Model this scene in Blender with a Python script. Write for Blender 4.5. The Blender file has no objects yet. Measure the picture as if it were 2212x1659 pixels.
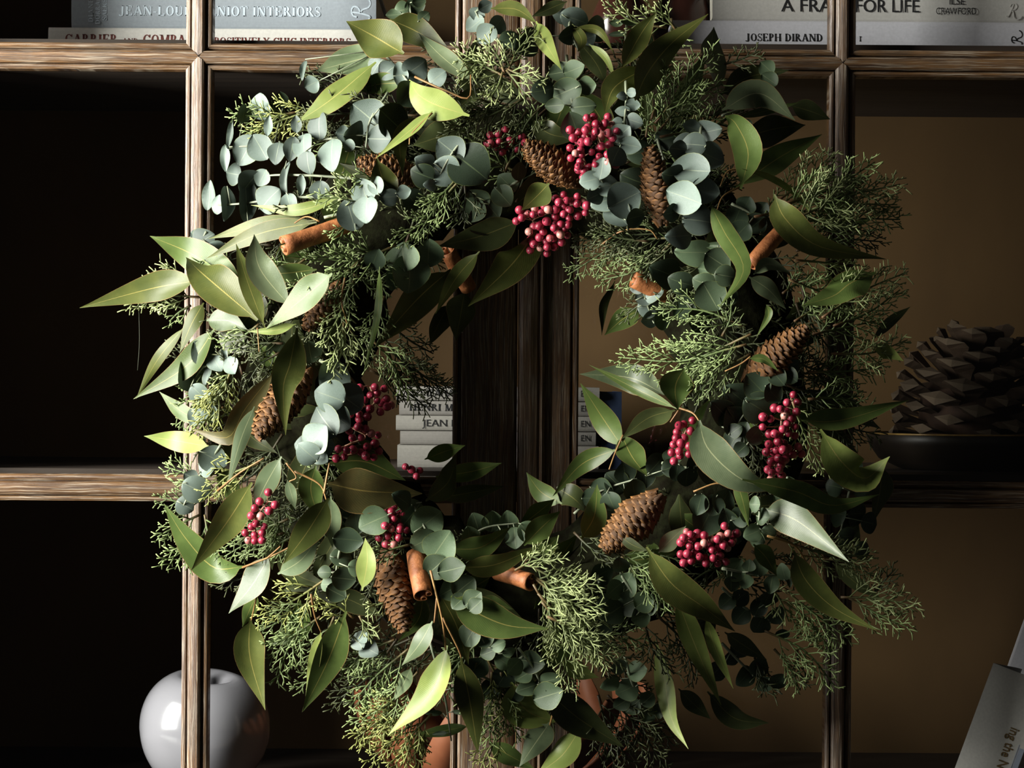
import bpy, math, random
from mathutils import Vector, Matrix
PI = math.pi
rnd = random.Random(7)
SC = bpy.context.scene
COL = SC.collection

# ------------------------------------------------------------------ camera, light, exposure
FPX, CAMD, ROLL = 5667.0, 1.7, 0.0072          # focal length in pixels (2212 wide), camera distance, roll
cd = bpy.data.cameras.new('camera')
cam = bpy.data.objects.new('camera', cd)
COL.objects.link(cam)
cd.sensor_width = 36.0
cd.lens = FPX / 2212.0 * 36.0
cd.clip_start = 0.05
cam.matrix_world = Matrix.Translation((0, -CAMD, 0)) @ Matrix.Rotation(-ROLL, 4, 'Y') @ Matrix.Rotation(PI / 2, 4, 'X')
SC.camera = cam

w = bpy.data.worlds.new('world')
SC.world = w
w.use_nodes = True
w.node_tree.nodes['Background'].inputs[0].default_value = (0.75, 0.72, 0.68, 1)
w.node_tree.nodes['Background'].inputs[1].default_value = 0.032


def area_light(name, pos, target, sx, sy, power, color, spread=PI):
    ld = bpy.data.lights.new(name, 'AREA')
    ld.shape = 'RECTANGLE'
    ld.size, ld.size_y, ld.energy, ld.color = sx, sy, power, color
    ld.spread = spread
    o = bpy.data.objects.new(name, ld)
    o.location = pos
    o.rotation_euler = (Vector(target) - Vector(pos)).to_track_quat('-Z', 'Y').to_euler()
    COL.objects.link(o)
    return o


# tall window to the left of the bookcase
area_light('window_light', (-1.04, -0.50, 0.20), (-0.02, 0.0, 0.0), 0.44, 0.95, 60.0, (1.0, 0.97, 0.92))
SC.view_settings.view_transform = 'Standard'
SC.view_settings.look = 'None'
SC.view_settings.gamma = 1.0
SC.view_settings.use_curve_mapping = False
SC.view_settings.exposure = 0.0
SC.cycles.use_denoising = True
SC.cycles.max_bounces = 6
SC.cycles.transparent_max_bounces = 16


# ------------------------------------------------------------------ coordinates
def at(px, py, Y=0.0):
    """A point seen at pixel (px, py) of the 2212 x 1659 frame, on the vertical plane at depth Y."""
    k = (Y + CAMD) / FPX
    dx, dy = px - 1106.0, py - 829.5
    c, s = math.cos(ROLL), math.sin(ROLL)
    return Vector(((dx * c + dy * s) * k, Y, (-dy * c + dx * s) * k))


MM = 0.001
WCX, WCY, WR, WT = 1130.0, 820.0, 500.0, 275.0     # wreath ring in pixels: centre, ring radius, tube radius
WY, WD = -0.042, 0.048                              # middle plane of the wreath, its front bulge


def bulge(px, py):
    r = math.hypot(px - WCX, py - WCY)
    q = (r - WR) / WT
    return WD * max(0.0, 1 - q * q)


def wat(px, py, lay=0.0):
    """Point of the wreath's front surface, lay millimetres above it."""
    return at(px, py, WY - bulge(px, py) - lay * MM)


def pxm(Y=WY):
    return (Y + CAMD) / FPX


# ------------------------------------------------------------------ materials
def mat(name):
    m = bpy.data.materials.new(name)
    m.use_nodes = True
    nt = m.node_tree
    b = nt.nodes['Principled BSDF']
    return m, nt, b


def N(nt, kind, **kw):
    n = nt.nodes.new(kind)
    for k, v in kw.items():
        if k.startswith('i_'):
            n.inputs[k[2:].replace('_', ' ')].default_value = v
        else:
            setattr(n, k, v)
    return n


def L(nt, a, b):
    nt.links.new(a, b)


def c4(c):
    return (c[0], c[1], c[2], 1.0)


def mixc(nt, fac, a, b, blend='MIX'):
    n = nt.nodes.new('ShaderNodeMix')
    n.data_type = 'RGBA'
    n.blend_type = blend
    for sock, v in ((n.inputs[0], fac), (n.inputs[6], a), (n.inputs[7], b)):
        if isinstance(v, (tuple, list)):
            sock.default_value = c4(v)
        elif isinstance(v, (int, float)):
            sock.default_value = v
        else:
            L(nt, v, sock)
    return n.outputs[2]


def ramp(nt, src, p0, p1, a=0.0, b=1.0):
    n = nt.nodes.new('ShaderNodeMapRange')
    n.interpolation_type = 'SMOOTHSTEP'
    n.inputs[1].default_value, n.inputs[2].default_value = p0, p1
    n.inputs[3].default_value, n.inputs[4].default_value = a, b
    L(nt, src, n.inputs[0])
    return n.outputs[0]


def math_n(nt, op, a, b=0.0):
    n = nt.nodes.new('ShaderNodeMath')
    n.operation = op
    for s, v in ((n.inputs[0], a), (n.inputs[1], b)):
        if isinstance(v, (int, float)):
            s.default_value = v
        else:
            L(nt, v, s)
    return n.outputs[0]


def noise(nt, vec, scale, detail=3.0, rough=0.6):
    n = nt.nodes.new('ShaderNodeTexNoise')
    n.inputs['Scale'].default_value = scale
    n.inputs['Detail'].default_value = detail
    n.inputs['Roughness'].default_value = rough
    if vec is not None:
        L(nt, vec, n.inputs['Vector'])
    return n.outputs['Fac']


def bump(nt, b, h, strength, dist=0.001):
    n = nt.nodes.new('ShaderNodeBump')
    n.inputs['Strength'].default_value = strength
    n.inputs['Distance'].default_value = dist
    L(nt, h, n.inputs['Height'])
    L(nt, n.outputs[0], b.inputs['Normal'])


def vary(nt, col, lo, hi):
    """brightness of its own for every leaf, berry or scale"""
    oi = nt.nodes.new('ShaderNodeObjectInfo')
    r = ramp(nt, oi.outputs['Random'], 0, 1, lo, hi)
    n = nt.nodes.new('ShaderNodeHueSaturation')
    L(nt, r, n.inputs['Value'])
    L(nt, col, n.inputs['Color'])
    return n.outputs[0]


def leaf_mat(name, ca, cb, mid, edge, rough, transl, nscale=45.0, powder=None):
    m, nt, b = mat(name)
    tc = N(nt, 'ShaderNodeTexCoord')
    sep = N(nt, 'ShaderNodeSeparateXYZ')
    L(nt, tc.outputs['UV'], sep.inputs[0])
    u = math_n(nt, 'ABSOLUTE', math_n(nt, 'SUBTRACT', sep.outputs[0], 0.5))
    f = noise(nt, tc.outputs['Object'], nscale, 4)
    col = mixc(nt, ramp(nt, f, 0.35, 0.65), ca, cb)
    if powder:
        g = noise(nt, tc.outputs['Object'], nscale * 7, 3, 0.7)
        col = mixc(nt, ramp(nt, g, 0.46, 0.66, 0, 0.85), col, powder)
    col = vary(nt, col, *((0.55, 1.2) if powder else (0.78, 1.2)))
    # side veins
    wv = N(nt, 'ShaderNodeTexWave', i_Scale=1.0, i_Distortion=1.2)
    cv = N(nt, 'ShaderNodeCombineXYZ')
    L(nt, math_n(nt, 'ADD', math_n(nt, 'MULTIPLY', sep.outputs[1], 9.0), math_n(nt, 'MULTIPLY', u, -6.0)), cv.inputs[0])
    L(nt, cv.outputs[0], wv.inputs['Vector'])
    vein = ramp(nt, wv.outputs['Fac'], 0.75, 1.0, 0.0, 0.07)
    col = mixc(nt, vein, col, mid)
    col = mixc(nt, ramp(nt, u, 0.006, 0.022, 0.7, 0.0), col, mid)
    col = mixc(nt, ramp(nt, u, 0.475, 0.497, 0.0, 0.8), col, edge)
    L(nt, col, b.inputs['Base Color'])
    b.inputs['Roughness'].default_value = rough
    b.inputs['Specular IOR Level'].default_value = 0.34
    h = math_n(nt, 'ADD', f, math_n(nt, 'MULTIPLY', vein, 2.0))
    bump(nt, b, h, 0.25, 0.0008)
    t = N(nt, 'ShaderNodeBsdfTranslucent')
    L(nt, col, t.inputs[0])
    mx = N(nt, 'ShaderNodeMixShader', i_Fac=transl)
    L(nt, b.outputs[0], mx.inputs[1])
    L(nt, t.outputs[0], mx.inputs[2])
    L(nt, mx.outputs[0], nt.nodes['Material Output'].inputs[0])
    return m


MIDRIB, EDGE = (0.42, 0.36, 0.10), (0.30, 0.19, 0.07)
GUM = {
    'o': leaf_mat('olive_leaf', (0.112, 0.130, 0.030), (0.076, 0.098, 0.023), MIDRIB, EDGE, 0.40, 0.16),
    'g': leaf_mat('green_leaf', (0.100, 0.152, 0.038), (0.068, 0.112, 0.027), MIDRIB, EDGE, 0.36, 0.16),
    'y': leaf_mat('yellow_green_leaf', (0.275, 0.340, 0.090), (0.205, 0.275, 0.066), (0.50, 0.44, 0.14), EDGE, 0.36, 0.2),
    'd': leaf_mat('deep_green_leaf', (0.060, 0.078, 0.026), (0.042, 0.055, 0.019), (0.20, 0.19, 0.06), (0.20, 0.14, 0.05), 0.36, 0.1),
    's': leaf_mat('grey_green_leaf', (0.150, 0.192, 0.100), (0.100, 0.140, 0.070), (0.36, 0.38, 0.2), EDGE, 0.36, 0.12),
    'b': leaf_mat('brown_olive_leaf', (0.110, 0.088, 0.028), (0.070, 0.066, 0.022), (0.33, 0.25, 0.07), EDGE, 0.40, 0.12),
}
EUC = {
    's': leaf_mat('silver_blue_leaf', (0.175, 0.240, 0.190), (0.088, 0.138, 0.088), (0.34, 0.40, 0.28), (0.24, 0.28, 0.12), 0.38, 0.08, 90.0, (0.40, 0.47, 0.46)),
    'g': leaf_mat('grey_green_round_leaf', (0.105, 0.160, 0.080), (0.065, 0.110, 0.050), (0.25, 0.30, 0.16), (0.24, 0.27, 0.08), 0.38, 0.08, 90.0, (0.16, 0.21, 0.14)),
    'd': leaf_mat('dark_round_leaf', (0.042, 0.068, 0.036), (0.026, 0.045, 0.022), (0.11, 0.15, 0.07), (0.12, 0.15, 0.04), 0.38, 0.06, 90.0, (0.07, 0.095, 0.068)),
}


def simple_mat(name, ca, cb, scale, rough, bumps=0.3, coord='Object', spec=0.4, var=None, stretch=None):
    m, nt, b = mat(name)
    tc = N(nt, 'ShaderNodeTexCoord')
    v = tc.outputs[coord]
    if stretch:
        mp = N(nt, 'ShaderNodeMapping')
        mp.inputs['Scale'].default_value = stretch
        L(nt, v, mp.inputs[0])
        v = mp.outputs[0]
    f = noise(nt, v, scale, 5)
    col = mixc(nt, ramp(nt, f, 0.3, 0.7), ca, cb)
    if var:
        col = vary(nt, col, *var)
    L(nt, col, b.inputs['Base Color'])
    b.inputs['Roughness'].default_value = rough
    b.inputs['Specular IOR Level'].default_value = spec
    if bumps:
        bump(nt, b, f, bumps)
    return m


def tip_mat(name, base, mid, tip, rough=0.5):
    """colour runs from woody base to young tip along a stored attribute"""
    m, nt, b = mat(name)
    at_ = N(nt, 'ShaderNodeAttribute', attribute_name='age')
    tc = N(nt, 'ShaderNodeTexCoord')
    f = noise(nt, tc.outputs['Object'], 150, 2)
    a = at_.outputs['Fac']
    col = mixc(nt, ramp(nt, a, 0.0, 0.25), base, mid)
    col = mixc(nt, ramp(nt, a, 0.45, 1.0), col, tip)
    col = mixc(nt, ramp(nt, f, 0.4, 0.7, 0, 0.4), col, mid)
    col = vary(nt, col, 0.8, 1.2)
    L(nt, col, b.inputs['Base Color'])
    b.inputs['Roughness'].default_value = rough
    b.inputs['Specular IOR Level'].default_value = 0.35
    bump(nt, b, f, 0.4, 0.0006)
    return m


JUN = {
    'l': tip_mat('pale_juniper', (0.15, 0.075, 0.035), (0.150, 0.190, 0.070), (0.370, 0.430, 0.180)),
    'g': tip_mat('green_juniper', (0.13, 0.065, 0.03), (0.105, 0.150, 0.050), (0.235, 0.305, 0.115)),
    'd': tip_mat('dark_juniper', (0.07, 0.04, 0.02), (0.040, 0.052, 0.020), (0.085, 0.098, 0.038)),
    'y': tip_mat('yellowish_juniper', (0.14, 0.075, 0.03), (0.150, 0.175, 0.045), (0.370, 0.400, 0.115)),
}
M_TWIG = simple_mat('yellow_twig', (0.36, 0.22, 0.07), (0.22, 0.11, 0.04), 120, 0.5)
M_STEM = simple_mat('pale_green_stem', (0.30, 0.33, 0.22), (0.20, 0.24, 0.15), 120, 0.5)
M_VINE = simple_mat('brown_vine', (0.05, 0.03, 0.016), (0.025, 0.015, 0.009), 90, 0.8)
M_LIGHTBLOCK = simple_mat('dark_light_block', (0.016, 0.018, 0.008), (0.008, 0.007, 0.004), 160, 0.95, 0.8, spec=0.03)  # for the added ring that keeps window light off the stiles
M_BSTEM = simple_mat('berry_stalk', (0.34, 0.22, 0.12), (0.24, 0.12, 0.08), 120, 0.6)
M_SCALE = simple_mat('cone_scale', (0.165, 0.074, 0.020), (0.090, 0.038, 0.010), 170, 0.45, 0.5, var=(0.75, 1.25))
M_SCALE2 = simple_mat('cone_scale_edge', (0.27, 0.130, 0.038), (0.17, 0.076, 0.021), 170, 0.45, 0.4, var=(0.75, 1.25))
M_CORE = simple_mat('cone_core', (0.05, 0.022, 0.010), (0.03, 0.014, 0.007), 90, 0.8)
M_BIGSC = simple_mat('big_cone_scale', (0.120, 0.075, 0.045), (0.075, 0.045, 0.028), 60, 0.7, 0.6, var=(0.8, 1.2))
M_BIGTIP = simple_mat('big_cone_tip', (0.25, 0.185, 0.125), (0.16, 0.112, 0.072), 110, 0.7, 0.6, var=(0.8, 1.2))
M_CINN = simple_mat('cinnamon_bark', (0.400, 0.150, 0.050), (0.200, 0.065, 0.020), 160, 0.55, 0.9)
M_RIB = simple_mat('terracotta_ribbon', (0.230, 0.075, 0.030), (0.180, 0.055, 0.022), 40, 0.6, 0.15)
M_CALYX = simple_mat('berry_calyx', (0.10, 0.035, 0.03), (0.06, 0.02, 0.02), 200, 0.8)


def berry_mat():
    m, nt, b = mat('pink_berry')
    oi = N(nt, 'ShaderNodeObjectInfo')
    tc = N(nt, 'ShaderNodeTexCoord')
    r = oi.outputs['Random']
    col = mixc(nt, ramp(nt, r, 0.0, 0.75), (0.220, 0.010, 0.030), (0.350, 0.030, 0.062))
    col = mixc(nt, ramp(nt, r, 0.90, 0.99, 0, 0.8), col, (0.66, 0.34, 0.27))
    f = noise(nt, tc.outputs['Object'], 330, 3)
    col = mixc(nt, ramp(nt, f, 0.5, 0.75, 0, 0.35), col, (0.56, 0.2, 0.18))
    L(nt, col, b.inputs['Base Color'])
    b.inputs['Roughness'].default_value = 0.33
    b.inputs['Subsurface Weight'].default_value = 0.08
    b.inputs['Subsurface Radius'].default_value = (0.003, 0.001, 0.001)
    bump(nt, b, f, 0.12, 0.0005)
    return m


M_BERRY = berry_mat()


def wood_mat():
    """weathered brown wood, grain along UV y (metres), pale lime in the open pores"""
    m, nt, b = mat('weathered_wood')
    tc = N(nt, 'ShaderNodeTexCoord')
    oi = N(nt, 'ShaderNodeObjectInfo')
    mp = N(nt, 'ShaderNodeMapping')
    L(nt, tc.outputs['UV'], mp.inputs[0])
    off = N(nt, 'ShaderNodeCombineXYZ')
    L(nt, math_n(nt, 'MULTIPLY', oi.outputs['Random'], 7.0), off.inputs[0])
    L(nt, math_n(nt, 'MULTIPLY', oi.outputs['Random'], 3.0), off.inputs[1])
    L(nt, off.outputs[0], mp.inputs['Location'])
    wob = N(nt, 'ShaderNodeTexNoise')
    wob.inputs['Scale'].default_value = 22.0
    L(nt, mp.outputs[0], wob.inputs['Vector'])
    add = N(nt, 'ShaderNodeVectorMath', operation='MULTIPLY_ADD')
    L(nt, wob.outputs['Color'], add.inputs[0])
    add.inputs[1].default_value = (0.004, 0.0, 0.0)
    L(nt, mp.outputs[0], add.inputs[2])
    s1 = N(nt, 'ShaderNodeMapping')
    s1.inputs['Scale'].default_value = (520, 9, 1)
    L(nt, add.outputs[0], s1.inputs[0])
    g1 = noise(nt, s1.outputs[0], 1.0, 5, 0.65)
    s2 = N(nt, 'ShaderNodeMapping')
    s2.inputs['Scale'].default_value = (1500, 26, 1)
    L(nt, add.outputs[0], s2.inputs[0])
    g2 = noise(nt, s2.outputs[0], 1.0, 3, 0.6)
    big = noise(nt, mp.outputs[0], 30, 2)
    col = mixc(nt, ramp(nt, g1, 0.32, 0.68), (0.045, 0.022, 0.010), (0.185, 0.098, 0.036))
    col = mixc(nt, ramp(nt, big, 0.42, 0.72, 0, 0.6), col, (0.115, 0.088, 0.060))
    col = mixc(nt, ramp(nt, g2, 0.52, 0.64, 0, 0.65), col, (0.40, 0.34, 0.25))
    col = mixc(nt, ramp(nt, g2, 0.30, 0.42, 0.8, 0.0), col, (0.018, 0.010, 0.006))
    L(nt, col, b.inputs['Base Color'])
    s3 = N(nt, 'ShaderNodeMapping')
    s3.inputs['Scale'].default_value = (2600, 55, 1)
    L(nt, add.outputs[0], s3.inputs[0])
    g3 = noise(nt, s3.outputs[0], 1.0, 4, 0.7)
    col = mixc(nt, ramp(nt, g3, 0.33, 0.43, 0.85, 0.0), col, (0.022, 0.012, 0.007))
    L(nt, col, b.inputs['Base Color'])
    L(nt, ramp(nt, g3, 0.35, 0.6, 0.6, 0.3), b.inputs['Roughness'])
    b.inputs['Specular IOR Level'].default_value = 0.6
    bump(nt, b, math_n(nt, 'ADD', g1, math_n(nt, 'ADD', g2, g3)), 0.3, 0.0008)
    return m


M_WOOD = wood_mat()
M_BACK = simple_mat('painted_back_panel', (0.118, 0.064, 0.020), (0.095, 0.051, 0.016), 9, 0.75, 0.05, stretch=(1, 1, 0.5))
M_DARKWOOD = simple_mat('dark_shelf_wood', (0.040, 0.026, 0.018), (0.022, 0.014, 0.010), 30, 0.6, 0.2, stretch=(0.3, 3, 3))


def glass_mat():
    m, nt, b = mat('clear_pane')
    nt.nodes.remove(b)
    tr = N(nt, 'ShaderNodeBsdfTransparent')
    tr.inputs[0].default_value = (0.97, 0.98, 0.97, 1)
    gl = N(nt, 'ShaderNodeBsdfGlossy')
    gl.inputs['Roughness'].default_value = 0.02
    lw = N(nt, 'ShaderNodeLayerWeight', i_Blend=0.5)
    fr = math_n(nt, 'ADD', math_n(nt, 'MULTIPLY', math_n(nt, 'POWER', lw.outputs['Facing'], 5.0), 0.45), 0.02)
    mx = N(nt, 'ShaderNodeMixShader')
    L(nt, fr, mx.inputs[0])
    L(nt, tr.outputs[0], mx.inputs[1])
    L(nt, gl.outputs[0], mx.inputs[2])
    L(nt, mx.outputs[0], nt.nodes['Material Output'].inputs[0])
    return m


M_GLASS = glass_mat()


def plain(name, c, rough=0.6, spec=0.4, scale=600, amt=0.9):
    return simple_mat(name, c, tuple(x * amt for x in c), scale, rough, 0.08, spec=spec)


M_GREYBK = plain('grey_blue_cloth', (0.36, 0.40, 0.45))
M_WHITEBK = plain('off_white_cloth', (0.78, 0.75, 0.71))
M_STONEBK = plain('stone_grey_cover', (0.58, 0.56, 0.54))
M_PAPERBK = plain('white_paper_cover', (0.62, 0.61, 0.67))
M_CREAMBK = plain('dull_cream_cover', (0.36, 0.34, 0.31))
M_LINENBK = plain('dull_linen_cover', (0.30, 0.28, 0.26))
M_PAGES = plain('page_block', (0.55, 0.52, 0.45), 0.9)
M_SHEEN = plain('silver_lettering', (0.70, 0.80, 0.90), 0.3)
M_RED = plain('oxblood_lettering', (0.17, 0.035, 0.028))
M_BLACK = plain('black_lettering', (0.012, 0.012, 0.014))
M_GOLD = plain('ochre_lettering', (0.20, 0.115, 0.03))
M_BLUE = plain('navy_cover', (0.03, 0.05, 0.11))
M_PALEBLUE = plain('pale_blue_band', (0.42, 0.47, 0.60))
M_CERAM = plain('pearl_grey_glaze', (0.24, 0.235, 0.26), 0.16, 0.6, 30, 0.97)
M_BROWNGLAZE = plain('dark_brown_glaze', (0.055, 0.018, 0.012), 0.2, 0.5, 25, 0.7)
M_BRONZE = plain('dark_bronze', (0.022, 0.015, 0.010), 0.45, 0.5, 40, 0.7)
M_BRASS = plain('worn_brass_rim', (0.50, 0.30, 0.09), 0.3, 0.6, 90, 0.6)


# ------------------------------------------------------------------ objects
def new_mesh(name, verts, faces, mats, uvs=None, smooth=True, mi=None, age=None):
    me = bpy.data.meshes.new(name)
    me.from_pydata([tuple(v) for v in verts], [], faces)
    for m in (mats if isinstance(mats, (list, tuple)) else [mats]):
        me.materials.append(m)
    if uvs is not None:
        ul = me.uv_layers.new(name='UVMap')
        flat = [0.0] * (2 * len(me.loops))
        for i, lp in enumerate(me.loops):
            flat[2 * i], flat[2 * i + 1] = uvs[lp.vertex_index]
        ul.data.foreach_set('uv', flat)
    if smooth:
        me.polygons.foreach_set('use_smooth', [True] * len(me.polygons))
    if mi:
        me.polygons.foreach_set('material_index', mi)
    if age is not None:
        a = me.attributes.new('age', 'FLOAT', 'POINT')
        a.data.foreach_set('value', age)
    me.update()
    return me


def link(name, me, parent=None, loc=(0, 0, 0)):
    o = bpy.data.objects.new(name, me)
    o.location = loc
    COL.objects.link(o)
    if parent is not None:
        o.parent = parent
    return o


def tag(o, label=None, cat=None, group=None, kind=None):
    for k, v in (('label', label), ('category', cat), ('group', group), ('kind', kind)):
        if v:
            o[k] = v
    return o


def root(name, loc, label, cat, group=None):
    return tag(link(name, None, None, loc), label, cat, group)


def wpos(o):
    p = Vector(o.location)
    while o.parent is not None:
        o = o.parent
        p += Vector(o.location)
    return p


def part(name, verts, faces, mats, parent, origin=None, **kw):
    """a mesh given in world coordinates, stored about its own origin and parented without rotation"""
    vs = [Vector(v) for v in verts]
    if origin is None:
        origin = sum(vs, Vector()) / len(vs)
    origin = Vector(origin)
    me = new_mesh(name, [v - origin for v in vs], faces, mats, **kw)
    return link(name, me, parent, origin - wpos(parent) if parent is not None else origin)


class MB:
    def __init__(s):
        s.v, s.f, s.uv, s.age, s.mi = [], [], [], [], []

    def add(s, verts, faces, uvs=None, age=None, mi=0):
        k = len(s.v)
        s.v += [Vector(v) for v in verts]
        s.f += [tuple(i + k for i in f) for f in faces]
        s.uv += uvs if uvs else [(0, 0)] * len(verts)
        s.age += age if age else [0.0] * len(verts)
        s.mi += [mi] * len(faces)

    def tube(s, pts, radii, n=5, age=None, cap=True, mi=0):
        m = len(pts)
        vs, fs, ag = [], [], []
        up = None
        for i, p in enumerate(pts):
            t = (pts[min(i + 1, m - 1)] - pts[max(i - 1, 0)])
            t = t.normalized() if t.length > 1e-9 else Vector((0, 0, 1))
            if up is None:
                up = t.orthogonal().normalized()
            up = (up - t * up.dot(t))
            up = up.normalized() if up.length > 1e-6 else t.orthogonal().normalized()
            sd = t.cross(up)
            for j in range(n):
                a = 2 * PI * j / n
                vs.append(p + (up * math.cos(a) + sd * math.sin(a)) * radii[i])
                ag.append(age[i] if age else 0.0)
        for i in range(m - 1):
            for j in range(n):
                fs.append((i * n + j, i * n + (j + 1) % n, (i + 1) * n + (j + 1) % n, (i + 1) * n + j))
        if cap:
            fs.append(tuple(range(n - 1, -1, -1)))
            fs.append(tuple((m - 1) * n + j for j in range(n)))
        s.add(vs, fs, None, ag, mi)

    def box(s, a, b, mi=0):
        x0, y0, z0 = a
        x1, y1, z1 = b
        v = [(x0, y0, z0), (x1, y0, z0), (x1, y1, z0), (x0, y1, z0), (x0, y0, z1), (x1, y0, z1), (x1, y1, z1), (x0, y1, z1)]
        s.add(v, [(3, 2, 1, 0), (4, 5, 6, 7), (0, 1, 5, 4), (1, 2, 6, 5), (2, 3, 7, 6), (3, 0, 4, 7)], None, None, mi)

    def build(s, name, mats, parent, origin=None, smooth=True, uv=False, age=False):
        return part(name, s.v, s.f, mats, parent, origin, smooth=smooth, uvs=s.uv if uv else None, age=s.age if age else None,
                    mi=s.mi if any(s.mi) else None)


def spline(P, n):
    """Catmull-Rom through the points P (tuples or Vectors), n samples"""
    P = [Vector(p) for p in P]
    if len(P) == 2:
        return [P[0].lerp(P[1], i / (n - 1)) for i in range(n)]
    Q = [P[0] * 2 - P[1]] + P + [P[-1] * 2 - P[-2]]
    out = []
    m = len(P) - 1
    for i in range(n):
        t = i / (n - 1) * m
        k = min(int(t), m - 1)
        t -= k
        a, b, c, d = Q[k:k + 4]
        out.append(0.5 * ((2 * b) + (c - a) * t + (2 * a - 5 * b + 4 * c - d) * t * t + (3 * b - a - 3 * c + d) * t ** 3))
    return out


VIEW = Vector((0, -1, 0))
TOLIGHT = Vector((-0.86, 0, 0.5)).normalized()

# ------------------------------------------------------------------ the bookcase
SH_TOP, SH_MID, FLOOR_Z = 0.2243, -0.0575, -0.277
ZB1, ZB2 = 0.2105, -0.0690                       # centres of the two horizontal glazing bars
XL, XR = -0.2040, 0.2125                         # centres of the vertical glazing bars
SX0, SXM, SX1 = -0.0384, 0.0031, 0.0434          # meeting stiles
PZ0, PZ1 = -0.262, 0.485                         # lowest and highest edge of the panes
OX0, OX1 = -0.371, 0.385                         # outermost pane edges

case = root('bookcase', (0, 0.15, -0.345), 'tall weathered brown wooden bookcase with moulded glazed double doors behind the wreath', 'bookcase')

BAR = [(-9.8, -13), (-9.8, 1.6), (-8.2, 2.6), (-6.9, 2.7), (-6.2, 1.8), (-6.1, -0.6), (-5.4, -0.6), (-5.3, 3.6), (-3.5, 4.7), (-0.4, 5.4), (2.4, 5.6),
       (3.6, 4.9), (4.3, 3.4), (4.5, -0.6), (5.6, -0.6), (5.7, 1.7), (7.3, 2.7), (8.8, 2.4), (9.8, 1.2), (9.8, -13)]
BAR = [(t * 0.87, h * 0.92) for t, h in BAR]


def moulding(name, prof, axis, c, a, b, ma, mb, parent, scale=0.001):
    """a moulded bar: prof (across, towards the room) run along Z ('V') or X ('H'), ends mitred when ma / mb"""
    P = [(t * scale, h * scale) for t, h in prof]
    n = len(P)
    vs, uv, fs = [], [], []
    for i, (e, mit) in enumerate(((a, ma), (b, mb))):
        for t, h in P:
            q = e + (abs(t) if i == 0 else -abs(t)) * mit
            vs.append(Vector((c + t, -h, q)) if axis == 'V' else Vector((q, -h, c + t)))
            uv.append((t * 1.0 + c, q))
    for j in range(n):
        k = (j + 1) % n
        fs.append((j, k, n + k, n + j) if axis == 'V' else (k, j, n + j, n + k))
    fs.append(tuple(range(n)) if axis == 'V' else tuple(range(n - 1, -1, -1)))
    fs.append(tuple(range(2 * n - 1, n - 1, -1)) if axis == 'V' else tuple(range(n, 2 * n)))
    fs = [f[::-1] for f in fs]
    return part(name, vs, fs, M_WOOD, parent, uvs=uv, smooth=False)


STILE_L = [(-38.4, -13), (-38.4, 1.5), (-37.6, 3.4), (-36.4, 3.8), (-35.2, 2.6), (-34.6, 0.4), (-34.0, 0.4), (-33.4, 3.6), (-32.2, 4.6), (-20, 4.8),
           (-8, 4.8), (-2.6, 4.4), (1.4, 3.4), (3.2, 1.2), (3.4, -13)]
STILE_R = [(3.6, -13), (3.6, 2.6), (4.6, 5.6), (7, 6.8), (12, 7.0), (16, 6.2), (17.4, 4.4), (18.4, 5.8), (19.6, 7.6), (21, 6.0), (22.0, 3.0), (23, 3.2), (31, 3.2),
           (37.2, 3.0), (38.2, 0.6), (39.0, 1.4), (40.2, 4.0), (41.8, 4.2), (43.0, 2.4), (43.4, -13)]


def frame_side(x0, x1):
    return [(x0, -13), (x0, 2), (x0 + 2, 5), (x1 - 2, 5), (x1, 2), (x1, -13)]


for side in (0, 1):
    if side == 0:
        d = moulding('door', STILE_L, 'V', 0, -0.33, 0.53, 0, 0, case)
        moulding('stile', frame_side(-411, -371), 'V', 0, -0.33, 0.53, 0, 0, d)
        x0, x1, xm = OX0, SX0, XL
        tag(d, 'left door of the bookcase, catching the light')
    else:
        d = moulding('door', STILE_R, 'V', 0, -0.33, 0.53, 0, 0, case)
        moulding('stile', frame_side(385, 425), 'V', 0, -0.33, 0.53, 0, 0, d)
        x0, x1, xm = SX1, OX1, XR
        ZB1, ZB2 = ZB1 - 0.0012, ZB2 - 0.0008        # the right door has dropped a little
        tag(d, 'right door of the bookcase, in shade')
    moulding('rail', frame_side(485, 530), 'H', 0, x0, x1, 0, 0, d)
    moulding('rail', frame_side(-330, -262), 'H', 0, x0, x1, 0, 0, d)
    for (za, zb, ma, mb) in ((PZ0, ZB2, 0, 1), (ZB2, ZB1, 1, 1), (ZB1, PZ1, 1, 0)):
        moulding('glazing_bar', BAR, 'V', xm, za, zb, ma, mb, d)
    for zc in (ZB1, ZB2):
        moulding('glazing_bar', BAR, 'H', zc, x0, xm, 0, 1, d)
        moulding('glazing_bar', BAR, 'H', zc, xm, x1, 1, 0, d)
    h = 0.0098 * 0.87
    for (xa, xb) in ((x0, xm - h), (xm + h, x1)):
        for (za, zb) in ((PZ0, ZB2 - h), (ZB2 + h, ZB1 - h), (ZB1 + h, PZ1)):
            g = MB()
            g.box((xa + 0.0003, 0.0085, za + 0.0003), (xb - 0.0003, 0.0105, zb - 0.0003))
            g.build('glass_pane', M_GLASS, d, smooth=False)


def cbox(name, a, b, m, parent=case):
    g = MB()
    g.box(a, b)
    return g.build(name, m, parent, smooth=False)


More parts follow.
